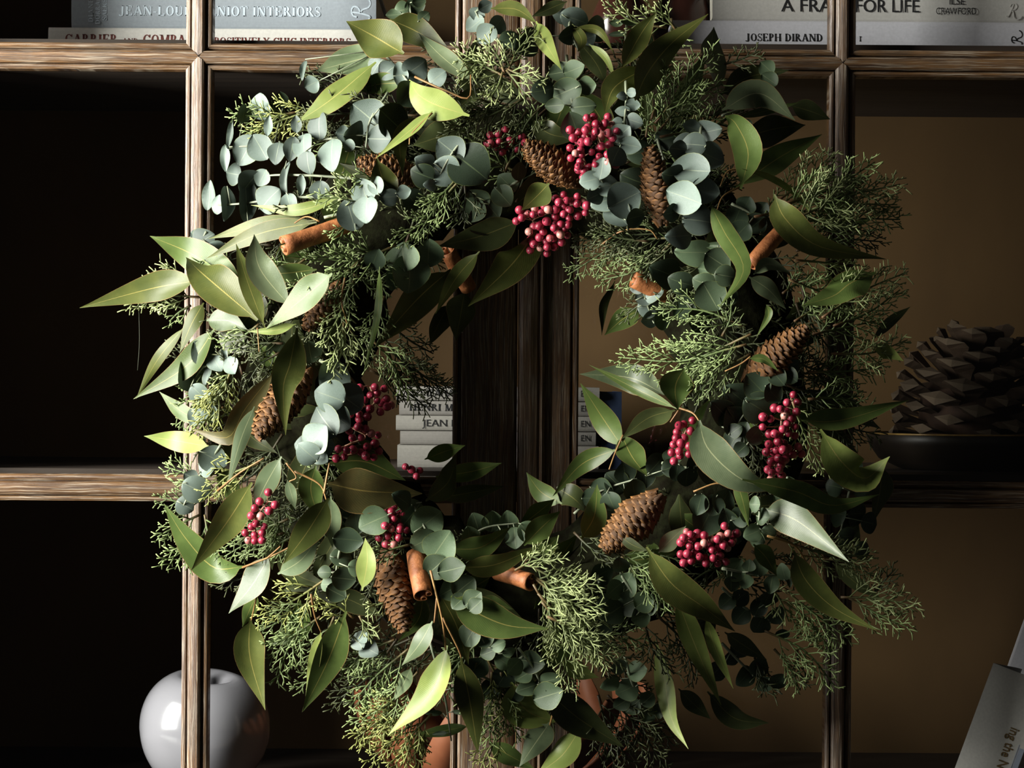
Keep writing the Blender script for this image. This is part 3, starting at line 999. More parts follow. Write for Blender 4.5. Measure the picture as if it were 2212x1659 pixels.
# ------------------------------------------------------------------ plan of the wreath (as drawn up on the frame: pixels, depths in millimetres)
# gum leaves: tone, width, tilt to the window, height above the wreath surface, points from base to tip
GUMS = '''
o 88 -1.1 26 872 116 815 82 748 46
o 62 -.2 14 842 42 900 68 980 118
s 42 -.5 18 1022 176 955 122 903 70
s 66 .5 12 832 112 750 134 682 153
y 56 .5 22 812 134 720 212 642 264
g 46 .2 8 872 178 815 182 765 196
y 66 .7 24 1014 250 945 228 905 205 884 172
y 24 .6 24 934 240 880 286 812 342
o 54 -.5 22 814 342 828 388 846 412 862 424
o 36 -.6 16 908 250 866 300 870 380
d 66 -.4 8 1004 275 945 297 892 314
o 32 0 16 1060 18 1115 20 1160 50
y 36 .2 20 1158 46 1178 92 1214 152
d 26 -.4 8 1225 3 1185 20 1148 36
o 24 0 12 1236 52 1256 86 1248 112
d 42 -.3 6 1252 92 1288 138 1308 182
o 18 0 14 1238 62 1292 66 1326 114
y 15 .3 16 1272 95 1308 124 1332 180
o 64 -.4 30 1372 216 1398 158 1450 94 1530 30
o 46 -.1 18 1342 150 1382 78 1418 26
o 56 .1 22 1396 146 1328 188 1306 246
s 50 -.9 -2 1552 200 1538 110 1542 58
d 52 -.5 -4 1556 204 1620 166 1704 152
s 62 0 16 1560 238 1640 202 1718 260
g 18 0 12 1588 254 1662 238 1730 220
d 62 -.6 -6 1590 304 1670 280 1740 270
g 62 .1 22 1600 408 1616 330 1590 268 1566 250
g 56 .1 12 1590 405 1680 342 1776 290
d 42 -.8 -10 1708 228 1750 240 1794 258
o 64 0 30 1672 420 1698 474 1770 532 1914 560
y 14 .1 22 1604 365 1664 384 1722 422 1758 472
g 44 .1 22 1533 438 1564 500 1606 582 1555 662
g 18 0 10 1762 492 1830 490 1902 464
o 36 .2 10 680 476 560 488 450 516
o 42 .2 16 684 480 562 504 446 558
y 26 .3 14 732 428 640 454 542 443
g 72 -.8 14 526 622 420 552 324 510
o 82 -.75 26 556 692 456 606 402 556
o 62 .2 16 426 606 330 622 172 665
o 36 -.5 28 572 708 534 606 510 526
s 60 -.4 24 628 664 562 580 549 506
g 62 9 32 720 592 656 642 571 710
y 20 .3 22 640 700 590 714 534 716
g 40 -.2 12 684 582 620 590 568 590
o 36 .2 6 440 654 414 700 388 762
o 25 .1 4 400 704 340 778 294 862
g 52 .3 12 464 710 402 790 288 862
s 50 .5 6 446 692 490 692 534 712
d 52 -.3 4 468 714 510 738 550 758
g 32 .2 2 440 916 388 886 344 846
y 44 .3 6 456 966 380 952 311 942
b 48 -.4 20 596 800 530 884 492 945 415 928
s 32 0 22 550 878 520 950 491 1052
o 64 -.4 32 642 708 628 784 612 840 617 940
g 16 .2 30 820 576 815 682 784 812
o 68 -.6 20 974 582 898 652 808 752
o 36 -.3 26 1036 543 984 602 941 678
o 78 -.6 22 1158 498 1110 568 1011 662
d 62 -.8 14 1124 478 1040 510 946 532
d 58 -.9 -4 1004 628 994 680 985 736
d 40 -.9 -8 972 655 948 700 928 745
d 46 -.4 8 735 636 726 700 745 775
o 52 -.4 24 1186 396 1160 424 1128 454
s 62 -.1 14 1436 852 1360 816 1252 808
g 22 -.4 20 1464 884 1370 838 1272 788
g 52 0 14 1346 968 1300 900 1254 828
d 46 -.5 18 1458 886 1400 904 1342 948
g 72 -.3 20 1478 796 1460 836 1464 886
g 56 -.4 14 1342 938 1366 986 1398 1028
g 42 0 16 1334 970 1258 1002 1194 1072
s 78 .3 32 1510 908 1530 970 1600 1034 1684 1060
g 48 .5 48 1732 908 1820 906 1964 864
y 74 .7 46 1772 928 1818 998 1870 1032 1922 986
g 70 .6 34 1892 588 1838 612 1800 640 1732 660
g 16 .2 24 1655 658 1660 682 1634 728
d 22 -.3 2 1884 732 1930 690 1967 662
y 32 .3 26 1888 756 1915 760 1952 780
g 18 .2 22 1618 774 1650 776 1682 802
s 28 .1 16 1628 592 1660 570 1708 590
s 40 -.7 10 1618 598 1660 626 1698 668
g 46 -.3 2 1384 668 1345 690 1306 724
d 20 -.6 -2 1328 608 1304 660 1300 724
g 50 .4 48 1604 1036 1720 1062 1800 1092 1900 1068
g 28 .1 26 1588 1030 1604 1080 1617 1138
s 72 9 26 1660 1104 1722 1126 1808 1200
o 70 .1 34 1396 1182 1450 1260 1520 1312 1588 1364
y 48 -.1 22 1460 1286 1500 1390 1558 1524
y 28 .2 24 1524 1332 1546 1402 1584 1488
o 56 .2 36 1714 1188 1740 1252 1800 1312 1894 1362
d 30 -.3 10 1798 1216 1850 1260 1902 1292
d 36 -.3 6 1566 1366 1610 1396 1657 1426
y 38 9 24 1428 1400 1440 1480 1450 1552 1484 1612
d 46 -.7 -8 1528 1494 1588 1552 1662 1562
s 36 -.2 18 1422 1194 1450 1166 1482 1136
d 50 -.8 -8 1906 1006 1902 1060 1886 1130
d 36 -.6 -4 1466 1488 1500 1522 1536 1554
d 22 -.5 26 1336 1156 1368 1178 1400 1190
g 40 -.4 16 1628 1176 1655 1204 1678 1244
b 96 -.6 22 708 1044 790 1062 912 1066
g 70 -.6 16 712 1000 790 998 876 1038
d 52 -.6 18 920 1082 968 1040 986 978
g 40 -.2 10 942 1030 1020 1018 1084 1000
d 36 -.5 4 948 1076 1020 1064 1090 1050
g 36 -.2 8 918 992 960 976 1005 962
g 42 -.2 10 1214 1088 1168 1062 1137 1020
g 46 -.5 12 1116 1144 1160 1110 1198 1078
g 50 -.1 16 1132 1178 1170 1140 1210 1104
g 34 -.1 14 1158 1192 1185 1180 1209 1156
d 52 -.8 12 1202 1052 1240 1078 1274 1114
g 54 -.3 16 1256 1164 1284 1116 1290 1046
g 50 -.1 22 970 1186 1040 1182 1104 1138
o 46 -.5 24 996 1226 1070 1220 1168 1178
g 76 .3 28 974 1288 1030 1324 1100 1352 1186 1358
o 62 -.5 16 952 1286 986 1350 1012 1436
o 58 .1 28 996 1422 1016 1520 1033 1630
y 56 9 34 964 1402 932 1492 840 1582
s 38 .5 28 934 1342 906 1392 868 1438
s 30 .3 24 888 1442 872 1476 848 1516
g 36 -.2 12 914 1286 904 1338 860 1386
y 42 .3 26 782 1276 793 1212 789 1162
o 64 -.3 28 544 1042 490 1130 413 1232
g 66 0 14 528 1224 462 1226 400 1162 354 1088
s 54 9 26 578 1202 545 1262 498 1322
s 46 0 22 608 986 572 1050 548 1104
o 62 -.4 26 710 1076 664 1150 612 1218
s 46 -.2 18 600 1240 650 1210 690 1160
s 40 -.3 16 714 1072 716 1130 718 1184
o 64 -.1 22 541 1336 540 1420 573 1534
g 30 -.2 8 556 1282 538 1320 524 1354
y 28 .4 26 694 1362 680 1430 660 1504
g 64 -.2 24 748 1320 708 1430 653 1538
g 52 .1 10 648 1296 640 1360 574 1396
s 24 .1 18 620 1036 630 1070 638 1100
g 52 -.4 12 682 1006 672 1060 692 1124
y 84 .1 12 1104 1474 1136 1534 1200 1560
d 72 -.4 20 1180 1490 1250 1552 1348 1614
y 52 .3 16 1254 1574 1214 1632 1160 1672
s 56 0 18 1188 1560 1160 1600 1122 1656
g 42 -.1 4 1056 1606 1100 1632 1156 1662
g 26 -.2 4 1014 1568 950 1580 886 1590
g 30 -.2 18 1036 1292 1070 1304 1108 1316
y 36 -.1 8 1212 1428 1250 1450 1294 1464
g 40 -.3 6 560 740 590 790 640 820
d 44 -.5 4 505 870 540 940 600 980
g 40 -.2 2 470 1000 500 1060 530 1120
d 44 -.5 6 600 1180 640 1240 720 1270
g 50 -.4 4 1250 190 1300 260 1310 330
d 50 -.5 2 1150 260 1190 290 1250 300
d 50 -.5 2 1750 860 1800 940 1860 990
d 44 -.5 -4 1780 1060 1830 1120 1860 1200
'''
# eucalyptus: tone, height, stem points | leaves x, y, width, height, tilt, (dark -1 / raised 1)
EUCS = '''
s 10 768 296 690 302 600 312 486 318|562,231,54,62,.2 527,246,32,44,-.6,-1 608,216,26,36,-.5,-1 498,290,16,72,.2 487,342,24,62,-.3 532,325,34,70,-.2 562,318,42,54,.4 598,330,40,50,.3 630,322,32,54,-.5 655,316,36,60,.3 688,270,46,66,.4 715,333,48,70,.4 664,352,46,52,.3 580,272,22,50,.2 640,268,24,40,0
s 6 770 386 690 380 600 378 548 384|505,376,28,48,.2 566,384,26,34,.2 616,390,20,92,.3 690,412,48,46,.3 540,395,30,60,-.4 650,400,22,50,.1
s 4 700 424 600 430 520 440 450 444|452,422,32,72,.2 472,442,26,44,.4 490,440,32,82,-.5 533,424,42,120,-.4 580,430,34,62,.5 625,440,26,50,0
s 14 838 200 800 260 790 320|794,252,56,74,.1 820,300,50,64,.1 768,292,42,66,-.7,-1 848,262,52,62,-.8,-1 754,314,26,26,.3 740,290,30,40,-.2
s 14 822 108 860 150 900 200|812,146,26,38,.4 837,154,28,44,.1 866,162,28,58,-.2 898,148,44,44,-.5 945,166,34,34,-.1 655,150,16,50,.3 673,182,22,36,-.3 880,205,40,50,-.6,-1
s 24 700 470 770 452 850 418|758,462,56,66,.35,1 790,452,60,64,.35,1 786,414,46,52,.2 840,426,46,42,-.3 872,414,30,28,0 812,398,26,38,.4
s 18 1000 300 968 345 940 400|972,324,50,56,.1 964,372,42,68,.1 1016,358,60,94,-.3,-1 918,352,30,40,-.4 912,378,44,46,-.5,-1 930,400,30,30,-.3
g 6 1120 390 1060 430 1010 470|1095,395,38,40,-.2 1030,432,50,36,-.1 1022,454,44,46,-.2 1062,452,40,34,0 1042,478,54,50,-.6,-1 1086,424,36,44,-.4 1120,370,34,44,-.5,-1
g 16 1224 120 1232 190 1244 300|1212,156,58,40,.1 1222,198,54,46,.1 1198,228,42,30,.1 1260,230,58,42,.2 1172,196,48,54,-.5,-1 1242,272,56,54,-.6,-1 1268,184,40,40,-.4 1240,150,44,34,-.2
s 24 1352 176 1352 232 1342 310|1345,240,36,24,.2 1367,226,34,26,.1 1370,262,34,32,.1 1342,290,42,34,.2 1362,314,46,34,-.2 1334,262,26,20,.3 1366,200,26,22,.1 1344,208,24,22,0 1330,338,40,34,-.5
s 24 1298 384 1312 420 1340 470|1300,364,38,50,.1,1 1274,390,42,38,.2,1 1312,400,48,48,.1 1304,434,48,44,.1 1348,432,62,68,-.3 1334,462,48,48,-.1 1284,424,30,34,-.2 1372,470,46,44,-.6,-1
s 20 1515 262 1508 340 1494 430 1496 510|1494,276,40,34,-.1 1526,285,58,48,.05 1478,308,44,42,-.1 1498,312,54,54,0,1 1536,337,56,54,-.1 1464,322,36,36,-.3 1492,367,78,64,.25,1 1522,412,68,58,-.1,1 1478,426,74,60,.2,1 1512,476,76,74,-.3 1470,510,66,62,-.2 1455,380,40,50,-.5,-1 1450,460,40,40,-.5,-1
g 14 1552 530 1548 590 1530 650|1500,546,90,62,-.5 1556,532,74,22,.2 1550,565,54,42,.2,1 1528,582,42,40,-.1 1568,596,44,46,.1,1 1535,640,60,52,.1,1 1520,612,44,44,-.2 1440,590,60,60,-.6,-1 1575,640,36,40,-.4 1470,610,50,44,-.6,-1
s 12 1385 606 1396 650 1412 700|1402,664,52,54,.1 1394,640,42,30,.1 1412,636,40,28,.2 1404,690,40,34,-.3 1376,622,30,24,0 1430,690,30,40,-.5,-1
s 26 690 778 740 812 738 870 700 925 672 985|720,814,74,38,.1 711,855,56,64,.3,1 748,862,40,78,-.6 699,908,62,54,.35,1 732,906,46,52,-.2 684,946,58,46,.3,1 658,962,40,48,.2 664,978,44,42,.3,1 700,962,40,50,-.3 690,985,34,30,.1
g 18 742 1160 728 1220 726 1290|738,1204,50,42,.1 742,1250,50,50,.1,1 700,1236,32,30,.1 704,1262,26,34,.3 752,1166,64,52,-.5,-1 726,1280,40,34,-.1 770,1225,30,40,-.3
g 20 890 1088 928 1160 980 1250 1026 1312|806,1126,58,52,-.2 892,1110,52,42,-.3 926,1126,62,52,-.1 914,1170,54,40,-.2 951,1180,64,56,-.1,1 940,1226,50,40,-.1 976,1230,58,46,.05,1 974,1274,48,38,0 1002,1268,42,48,.1 1022,1294,38,34,.1,1 1028,1308,28,28,.2,1 992,1300,34,28,.1 870,1080,40,34,-.5,-1
g 12 1000 1170 1050 1140 1120 1130|1030,1132,44,38,-.3 1062,1126,48,48,-.2 1098,1126,44,44,-.2 1112,1162,48,48,-.2 1014,1158,40,30,-.4 1080,1162,38,36,-.4,-1 1140,1150,36,36,-.4
g 20 1010 1350 1036 1372 1058 1412|1014,1374,42,38,.1 1046,1378,40,38,.1 1076,1392,27,30,.1 1054,1410,32,28,.2 1088,1430,34,28,-.3 1100,1408,30,22,-.4
g 16 1120 1400 1156 1450 1176 1505|1148,1430,58,48,-.1 1130,1460,38,20,.3 1138,1486,44,28,.1 1188,1470,48,32,0 1185,1502,60,50,.1,1 1110,1440,40,24,-.3
g 14 1340 1240 1372 1290 1398 1340|1350,1264,48,44,-.1 1356,1306,46,48,-.1 1326,1274,36,34,-.3 1324,1322,38,54,-.4 1391,1300,32,42,0 1383,1332,34,44,0 1406,1314,20,28,.1 1340,1220,44,36,-.5,-1
g 10 1350 1420 1372 1490 1420 1540|1376,1450,44,42,-.1 1354,1490,40,46,-.2 1320,1476,42,26,-.2 1342,1520,36,22,-.1 1366,1526,36,24,0 1400,1510,22,34,0 1398,1544,26,32,0 1424,1536,22,34,.1 1336,1440,36,30,-.3
g 18 1560 1228 1630 1240 1712 1244|1586,1230,36,46,0 1640,1224,42,42,0 1666,1262,32,42,-.1 1610,1256,38,32,0 1692,1236,27,38,.1 1706,1250,18,42,.1 1618,1222,30,26,-.1 1580,1262,34,30,-.3
g 18 1640 1074 1640 1120 1624 1170|1630,1090,22,38,0 1648,1116,24,38,0 1626,1152,34,36,0 1637,1166,28,30,.1 1662,1150,28,30,-.1 1610,1110,26,36,-.2
d 12 1500 1070 1560 1100 1600 1170|1525,1125,44,72,-.3 1562,1084,40,44,-.4 1572,1122,30,54,-.2 1590,1150,34,50,-.2 1542,1092,40,40,-.3 1600,1116,30,44,-.3 1510,1090,36,44,-.3
d 14 1690 800 1640 850 1590 920|1600,862,62,62,-.3 1640,882,50,64,-.2 1588,908,54,48,-.3 1634,832,44,54,-.1 1670,850,34,38,0 1680,815,28,38,.1 1706,812,28,32,.1 1712,790,28,28,.1 1560,890,40,50,-.4
d 16 1560 920 1600 940 1630 970|1585,950,34,38,0 1612,956,28,34,0 1606,926,24,28,.1 1588,930,26,26,.1 1600,972,30,26,-.1 1630,940,34,30,-.2
d 0 1850 1000 1830 1080 1810 1180|1802,1050,30,50,-.4 1836,1030,34,60,-.4 1866,1050,36,50,-.4 1810,1110,30,56,-.4 1850,1110,34,54,-.5 1880,1130,34,48,-.5 1830,1160,32,50,-.5 1864,1190,36,40,-.5 1842,1010,30,40,-.3
d 2 1560 1270 1620 1320 1690 1350|1570,1300,40,22,-.3 1600,1290,24,40,-.3 1600,1330,46,24,-.3 1640,1310,26,44,-.3 1640,1350,48,26,-.3 1676,1330,24,40,-.3 1690,1370,34,24,-.3 1660,1290,40,26,-.4
d 0 1560 1390 1620 1450 1690 1500|1580,1420,40,24,-.4 1600,1400,24,44,-.3 1610,1462,46,26,-.4 1640,1440,26,46,-.4 1650,1480,30,30,-.4 1680,1470,34,24,-.4 1548,1450,40,30,-.5
s 20 762 1376 786 1396|773,1384,26,30,.6 796,1402,28,42,.6 784,1376,18,24,.5
s 12 478 960 430 1030 392 1100|426,1058,54,50,.1,1 460,990,54,42,-.3 400,1092,30,40,.2 446,1010,24,40,.5 412,1030,24,30,.1
s 2 446 500 430 530|414,526,24,34,.3 440,518,30,54,.2 424,508,20,26,.2 470,540,30,36,-.2
s 4 500 740 450 780 410 830|486,762,18,42,.6 413,806,46,64,-.4 448,812,20,50,.6 466,782,22,44,.5 440,760,36,56,-.3 500,790,24,36,.5 430,850,40,30,-.5
g 12 905 62 890 40 884 0|896,14,44,36,-.2 868,22,30,40,-.5 850,32,34,24,-.1 916,36,26,18,-.1 905,4,30,24,-.3
s 8 1080 90 1046 56 1024 20|1030,30,34,20,0 1026,52,44,24,.2 1050,74,50,24,.1 1048,14,30,20,-.1 1076,52,36,26,-.3 1100,84,40,30,-.5,-1
s 6 1236 30 1230 60 1250 110|1212,34,36,26,-.2 1244,42,58,40,-.3 1262,86,46,38,-.2 1228,76,40,40,-.6,-1 1140,92,54,50,-.7,-1 1290,60,40,46,-.6,-1
g 8 1356 34 1352 70 1350 110|1332,74,40,14,0 1360,50,44,14,0 1397,86,30,46,-.3 1372,92,30,22,-.2 1330,50,30,14,0
g 20 800 560 870 570 960 556|870,554,76,56,0 886,592,88,88,0,1 926,546,68,64,-.1 850,600,40,60,-.4 810,560,40,40,-.5,-1
g 6 1560 250 1620 225 1680 160|1596,226,40,24,0 1622,214,30,22,.1 1656,146,34,22,-.1 1662,172,38,22,-.1 1606,272,38,24,0 1640,190,30,24,-.2
d 14 1580 440 1620 460 1660 500|1590,472,46,40,0 1612,442,44,22,.1 1632,484,40,36,-.1 1642,456,26,44,0 1600,500,40,36,-.3 1660,490,30,40,-.3
d 8 1240 1110 1300 1060 1390 1030|1300,1060,48,48,-.1 1330,1042,44,44,-.1 1350,1020,44,40,-.1 1395,1030,44,54,-.2 1420,1002,40,40,-.3 1276,1076,40,44,-.2 1370,1060,40,44,-.4 1450,1010,36,36,-.3 1320,1085,40,36,-.3
d 10 1430 1000 1480 1010 1530 1000|1452,985,40,34,-.3 1484,1030,46,40,-.2 1500,1000,40,44,-.3 1530,1020,44,54,-.2 1540,985,36,40,-.3 1462,1022,36,40,-.3
g 8 1700 1030 1710 1060 1690 1100|1706,1050,30,40,-.3 1690,1080,36,30,-.3
d 4 1290 1240 1300 1290 1296 1350|1300,1240,46,40,-.4 1290,1280,40,44,-.4 1310,1300,44,40,-.4 1284,1330,40,40,-.5 1300,1360,40,36,-.5
d 4 830 1080 770 1120 720 1110|800,1090,46,40,-.4 770,1130,44,44,-.4 740,1110,50,44,-.4 720,1140,40,40,-.4
d 6 1000 400 980 430 900 440|960,430,40,46,-.5 920,446,44,36,-.4 890,430,40,40,-.5
d 4 1420 620 1470 640 1520 700|1450,640,50,46,-.4 1480,668,46,44,-.4 1510,690,44,46,-.4 1460,610,40,40,-.4
d 8 1420 300 1440 380 1420 440|1380,330,50,50,-.5 1370,390,46,60,-.5 1380,440,50,46,-.5 1440,300,44,40,-.4
g 6 580 760 620 780 690 770|600,760,40,40,-.3 640,790,44,36,-.4 670,760,44,40,-.3
s 6 420 900 450 880 470 860|425,900,30,40,.2 440,860,24,40,.4 455,895,34,34,-.1
d 10 1000 1440 1060 1470 1110 1500|1030,1440,44,40,-.3 1060,1490,40,36,-.3 1090,1460,44,36,-.3 1110,1500,36,30,-.3
g 8 930 1390 960 1500 975 1600|945,1490,40,14,.1 990,1488,36,12,.1 935,1540,46,14,.1 995,1538,40,12,.1 950,1585,36,12,.2
'''
JUNS = '''
l 22 1092 166 985 108
l 24 1090 158 1044 84
l 22 1096 156 1160 66
l 24 1096 150 1178 176
l 26 1086 156 1056 214
l 24 1094 152 1136 210
l 20 1070 110 1000 172
d 10 1152 206 1000 262
d 12 1132 214 956 292
d 8 1140 236 1060 316
d 8 1170 230 1120 330
g 22 1408 256 1440 118
g 24 1416 266 1546 106
g 24 1424 282 1562 180
g 22 1426 296 1566 232
g 16 1396 296 1396 200
l 14 1440 60 1308 2
l 16 1460 64 1400 12
g 12 1450 40 1470 100
l 34 1680 434 1802 328
g 34 1696 438 1890 350
g 32 1690 446 1866 404
l 32 1704 480 1944 398
l 28 1700 504 1938 442
g 26 1724 520 1944 474
d 10 1720 542 1906 522
g 24 1630 468 1800 476
l 30 1716 562 1860 586
g 26 1704 604 1836 664
l 30 1776 686 1958 588
g 26 1800 704 1944 626
g 24 1756 722 1904 690
l 28 1796 764 1960 734
g 16 1690 634 1770 600
g 18 1716 694 1828 640
d 14 1696 762 1806 806
g 22 1746 804 1906 794
d 10 1700 832 1856 856
l 26 1710 862 1780 1020 .3
g 22 1746 862 1876 884
d 10 1760 900 1900 940
g 26 1622 722 1336 772
g 24 1604 704 1416 668
g 24 1612 744 1446 822
g 18 1622 764 1496 866
d 12 1566 806 1556 890
g 24 1560 726 1580 650
d 14 1504 502 1238 522
g 18 1484 512 1226 594
g 18 1452 524 1296 606
d 18 1402 522 1276 496
d 12 1452 564 1346 686
d 14 1420 542 1398 626
d 12 1540 560 1460 640
g 22 990 382 912 444
g 24 994 388 898 516
d 22 1004 392 990 486
g 20 962 470 856 526
g 26 772 432 686 428
l 28 780 444 728 392
g 28 762 470 716 516
g 26 822 384 764 398
d 8 884 232 746 188
d 10 904 250 648 252
y 10 700 234 536 292
g 8 644 242 496 244
d 6 760 210 660 160
g 22 856 530 668 552
g 22 824 562 686 516
g 26 782 560 634 624
g 28 766 602 742 690
l 28 748 640 690 744
l 28 742 696 716 806
l 28 748 700 806 794
g 24 762 592 834 624
g 22 772 572 866 602
g 18 830 640 790 740
d 10 822 722 962 834
d 14 832 742 902 856
g 16 802 732 872 846
d 4 852 762 978 856
d 6 842 702 936 764
d 8 800 800 920 880
d 12 612 742 506 762
d 14 604 762 536 826
d 12 612 782 556 806
g 12 560 700 470 740
l 4 424 602 308 612
l 4 432 642 268 660
g 4 412 660 366 694
l 8 510 792 466 856
y 12 506 786 424 940
l 10 482 880 422 906
y 12 470 850 440 880
g 2 444 1042 356 1008
g 4 442 1082 344 1074
g 4 432 1112 340 1160
g 4 432 1152 348 1214
g 6 442 1112 474 1186
g 4 422 1172 396 1216
y 14 560 1000 440 1080
g 12 622 1122 496 1152
g 12 612 1152 478 1206
g 10 602 1082 588 1180
g 10 644 1152 536 1190
d 8 560 1240 470 1260
y 18 702 1252 556 1332
g 16 682 1292 556 1366
g 16 692 1332 586 1402
g 14 652 1352 598 1476
g 16 722 1332 656 1436
y 22 764 1336 686 1300
g 10 740 1420 640 1490
g 18 882 1402 756 1526
g 20 902 1452 756 1566
y 22 922 1502 766 1596
y 22 902 1522 786 1612
y 24 922 1532 796 1646
y 24 932 1542 846 1672
y 22 902 1562 902 1670
g 16 852 1382 736 1454
g 16 822 1402 756 1446
g 22 887 1176 804 1202
l 24 832 1300 796 1312
l 26 776 1330 806 1380
l 26 1132 1212 1206 1196
l 26 1134 1216 1296 1264
l 28 1150 1246 1306 1316
l 28 1162 1282 1318 1436
l 30 1152 1262 1232 1492
l 28 1182 1332 1344 1436
l 28 1146 1242 1266 1356
l 28 1112 1232 1190 1206
l 26 1170 1300 1290 1390
y 18 1052 1422 1092 1586
g 18 1062 1452 1058 1606
g 16 1082 1452 1124 1596
y 16 1092 1582 1036 1668
g 14 1030 1430 1010 1540
g 18 1332 1190 1442 1252
g 20 1342 1202 1456 1316
g 18 1372 1212 1476 1296
l 24 1676 1156 1796 1192 .3
l 24 1716 1176 1884 1200
l 22 1772 1206 1888 1246
l 26 1816 1290 1984 1312
g 24 1832 1290 1964 1356
d 8 1882 1292 1934 1228
g 20 1692 1272 1838 1384
l 20 1662 1262 1704 1342
g 16 1682 1292 1796 1406
g 14 1652 1362 1806 1486
g 12 1672 1402 1726 1488
d 6 1722 1402 1740 1486
d 6 1630 1420 1660 1500
d 8 1292 1502 1362 1646
d 6 1312 1502 1436 1656
d 4 1332 1522 1456 1612
d 6 1282 1542 1332 1660
d 10 1392 1342 1456 1456
d 10 1422 1332 1496 1436
d 10 1240 1150 1330 1210
d 4 1480 1330 1500 1470
g 10 520 590 440 560
g 10 660 560 580 640
d 10 540 1100 620 1080
d 0 1560 140 1640 110
'''
TWIGS = '''
7 26 930 1232 944 1290 956 1342 963 1404
6 26 944 1290 938 1346
6 26 956 1334 990 1402 998 1426
6 24 636 1018 690 1046 706 1082
7 26 700 1066 706 1030 712 1000
6 20 524 1226 590 1200 644 1172
5 24 577 1206 606 1180
5 22 556 1282 543 1340
6 26 672 1284 680 1330 694 1366
6 24 1462 880 1496 892 1512 912
5 24 1466 886 1448 912
6 20 1346 940 1330 976 1316 1014
6 26 1658 1158 1716 1178 1742 1216 1760 1244
5 26 1732 1200 1790 1206
5 22 1598 404 1562 424 1548 456
5 24 1606 366 1572 370 1556 402
6 24 896 166 958 194 1012 212 1017 162
5 24 950 218 988 204
5 24 934 244 890 288 884 312
5 26 1622 770 1600 786 1566 802
5 20 690 478 662 468 636 482
5 20 1188 1566 1200 1520 1214 1480
5 26 1498 1062 1550 1044 1592 1058
5 28 745 600 738 650 750 700
6 24 470 1060 520 1020 570 990
5 16 1286 540 1340 500 1400 496 1420 516
4 30 556 708 560 760
5 26 618 1000 640 1030 625 1040
'''
# cones: stalk end, tip, width, height, depth of the tip end, number of scales, depth of the stalk end | label
CONES = '''
912 388 778 350 70 8 6 104 -6|small brown pine cone at the upper left, partly behind a hanging leaf
1252 396 1138 316 80 8 6 104 -8|brown pine cone between the two big pink berry bunches at the top
1432 486 1404 320 72 14 8 116 -2|long slim brown pine cone standing upright right of the top berries
1612 828 1740 712 80 14 6 110 -4|dark glossy pine cone on the right side among juniper
664 798 558 938 90 10 12 116 -8|brown pine cone at the left behind a drooping olive leaf
738 612 664 706 64 12 2 96 -6|reddish pine cone half hidden behind juniper at the left
1426 1070 1310 1182 94 16 2 120 2|dark plump pine cone at the lower right of the opening
836 1186 872 1358 84 12 8 116 -6|upright pine cone with sunlit tip at the bottom left beside a cinnamon stick
'''
STICKS = '''
612 531 756 484 42 22 14 -8 2.7|cinnamon stick with curled open end at the upper left
1620 572 1692 494 33 18 0 6 2.6|bright orange cinnamon stick at the right above a drooping leaf
966 540 1012 622 36 10 -4 2 2.8|shaded cinnamon stick above the opening
898 1196 914 1286 42 16 -8 10 2.4|dark brown cinnamon stick hanging beside the sunlit pine cone
1076 1234 1148 1258 38 14 -10 8 2.2|short cinnamon stick poking right at the bottom of the opening
1368 604 1450 640 38 8 8 -8 2.5|cinnamon stick with curled end in shade at the inner right edge
'''
BERRIES = '''
22 17.7 1290 288 46 42 24 1248 300 22 30 6 1262 345 34 34 10 1276 372 24 20 6 1316 345 26 24 6|large dense bunch of pink berries at the top right of the centre
20 17.7 1222 446 50 26 19 1150 476 38 34 13 1196 490 34 44 13 1172 526 34 24 10|broad loose bunch of pink berries above the opening
4 16.7 1080 304 32 26 10 1124 312 22 18 4|dim bunch of berries half hidden behind dark juniper at the top
16 17.7 800 834 34 20 4 808 872 40 26 12 776 880 30 26 6|dark crimson bunch of berries at the inner left edge
22 17.7 762 924 16 16 2 790 944 30 24 7 744 966 24 24 4 798 972 26 24 5 732 988 14 10 2|scattered pink and cream berries on thin stalks at the inner left edge
26 17.2 578 1084 18 22 4 552 1122 24 26 6 552 1158 26 18 6|small bright pink bunch of berries at the lower left
14 17.2 850 1116 26 22 9 846 1148 32 30 13|dark bunch of berries above the lower left pine cone
24 18.2 1484 926 24 24 7 1470 958 28 30 9 1466 982 24 16 4|pale pink bunch of berries right of the opening
26 18.2 1708 868 16 18 3 1688 908 46 36 14 1690 950 32 30 9 1680 976 32 30 9 1676 1014 24 24 6 1720 968 16 20 3|long hanging crimson bunch of berries at the right
22 18.2 1500 1168 40 26 12 1536 1186 40 34 13 1570 1160 26 24 5 1486 1204 24 16 4 1555 1216 14 12 2|wide bunch of pink berries at the lower right beside the plump pine cone
8 16.2 900 1024 14 10 2 876 1012 14 8 2|few dim berries in the shade below the opening
'''

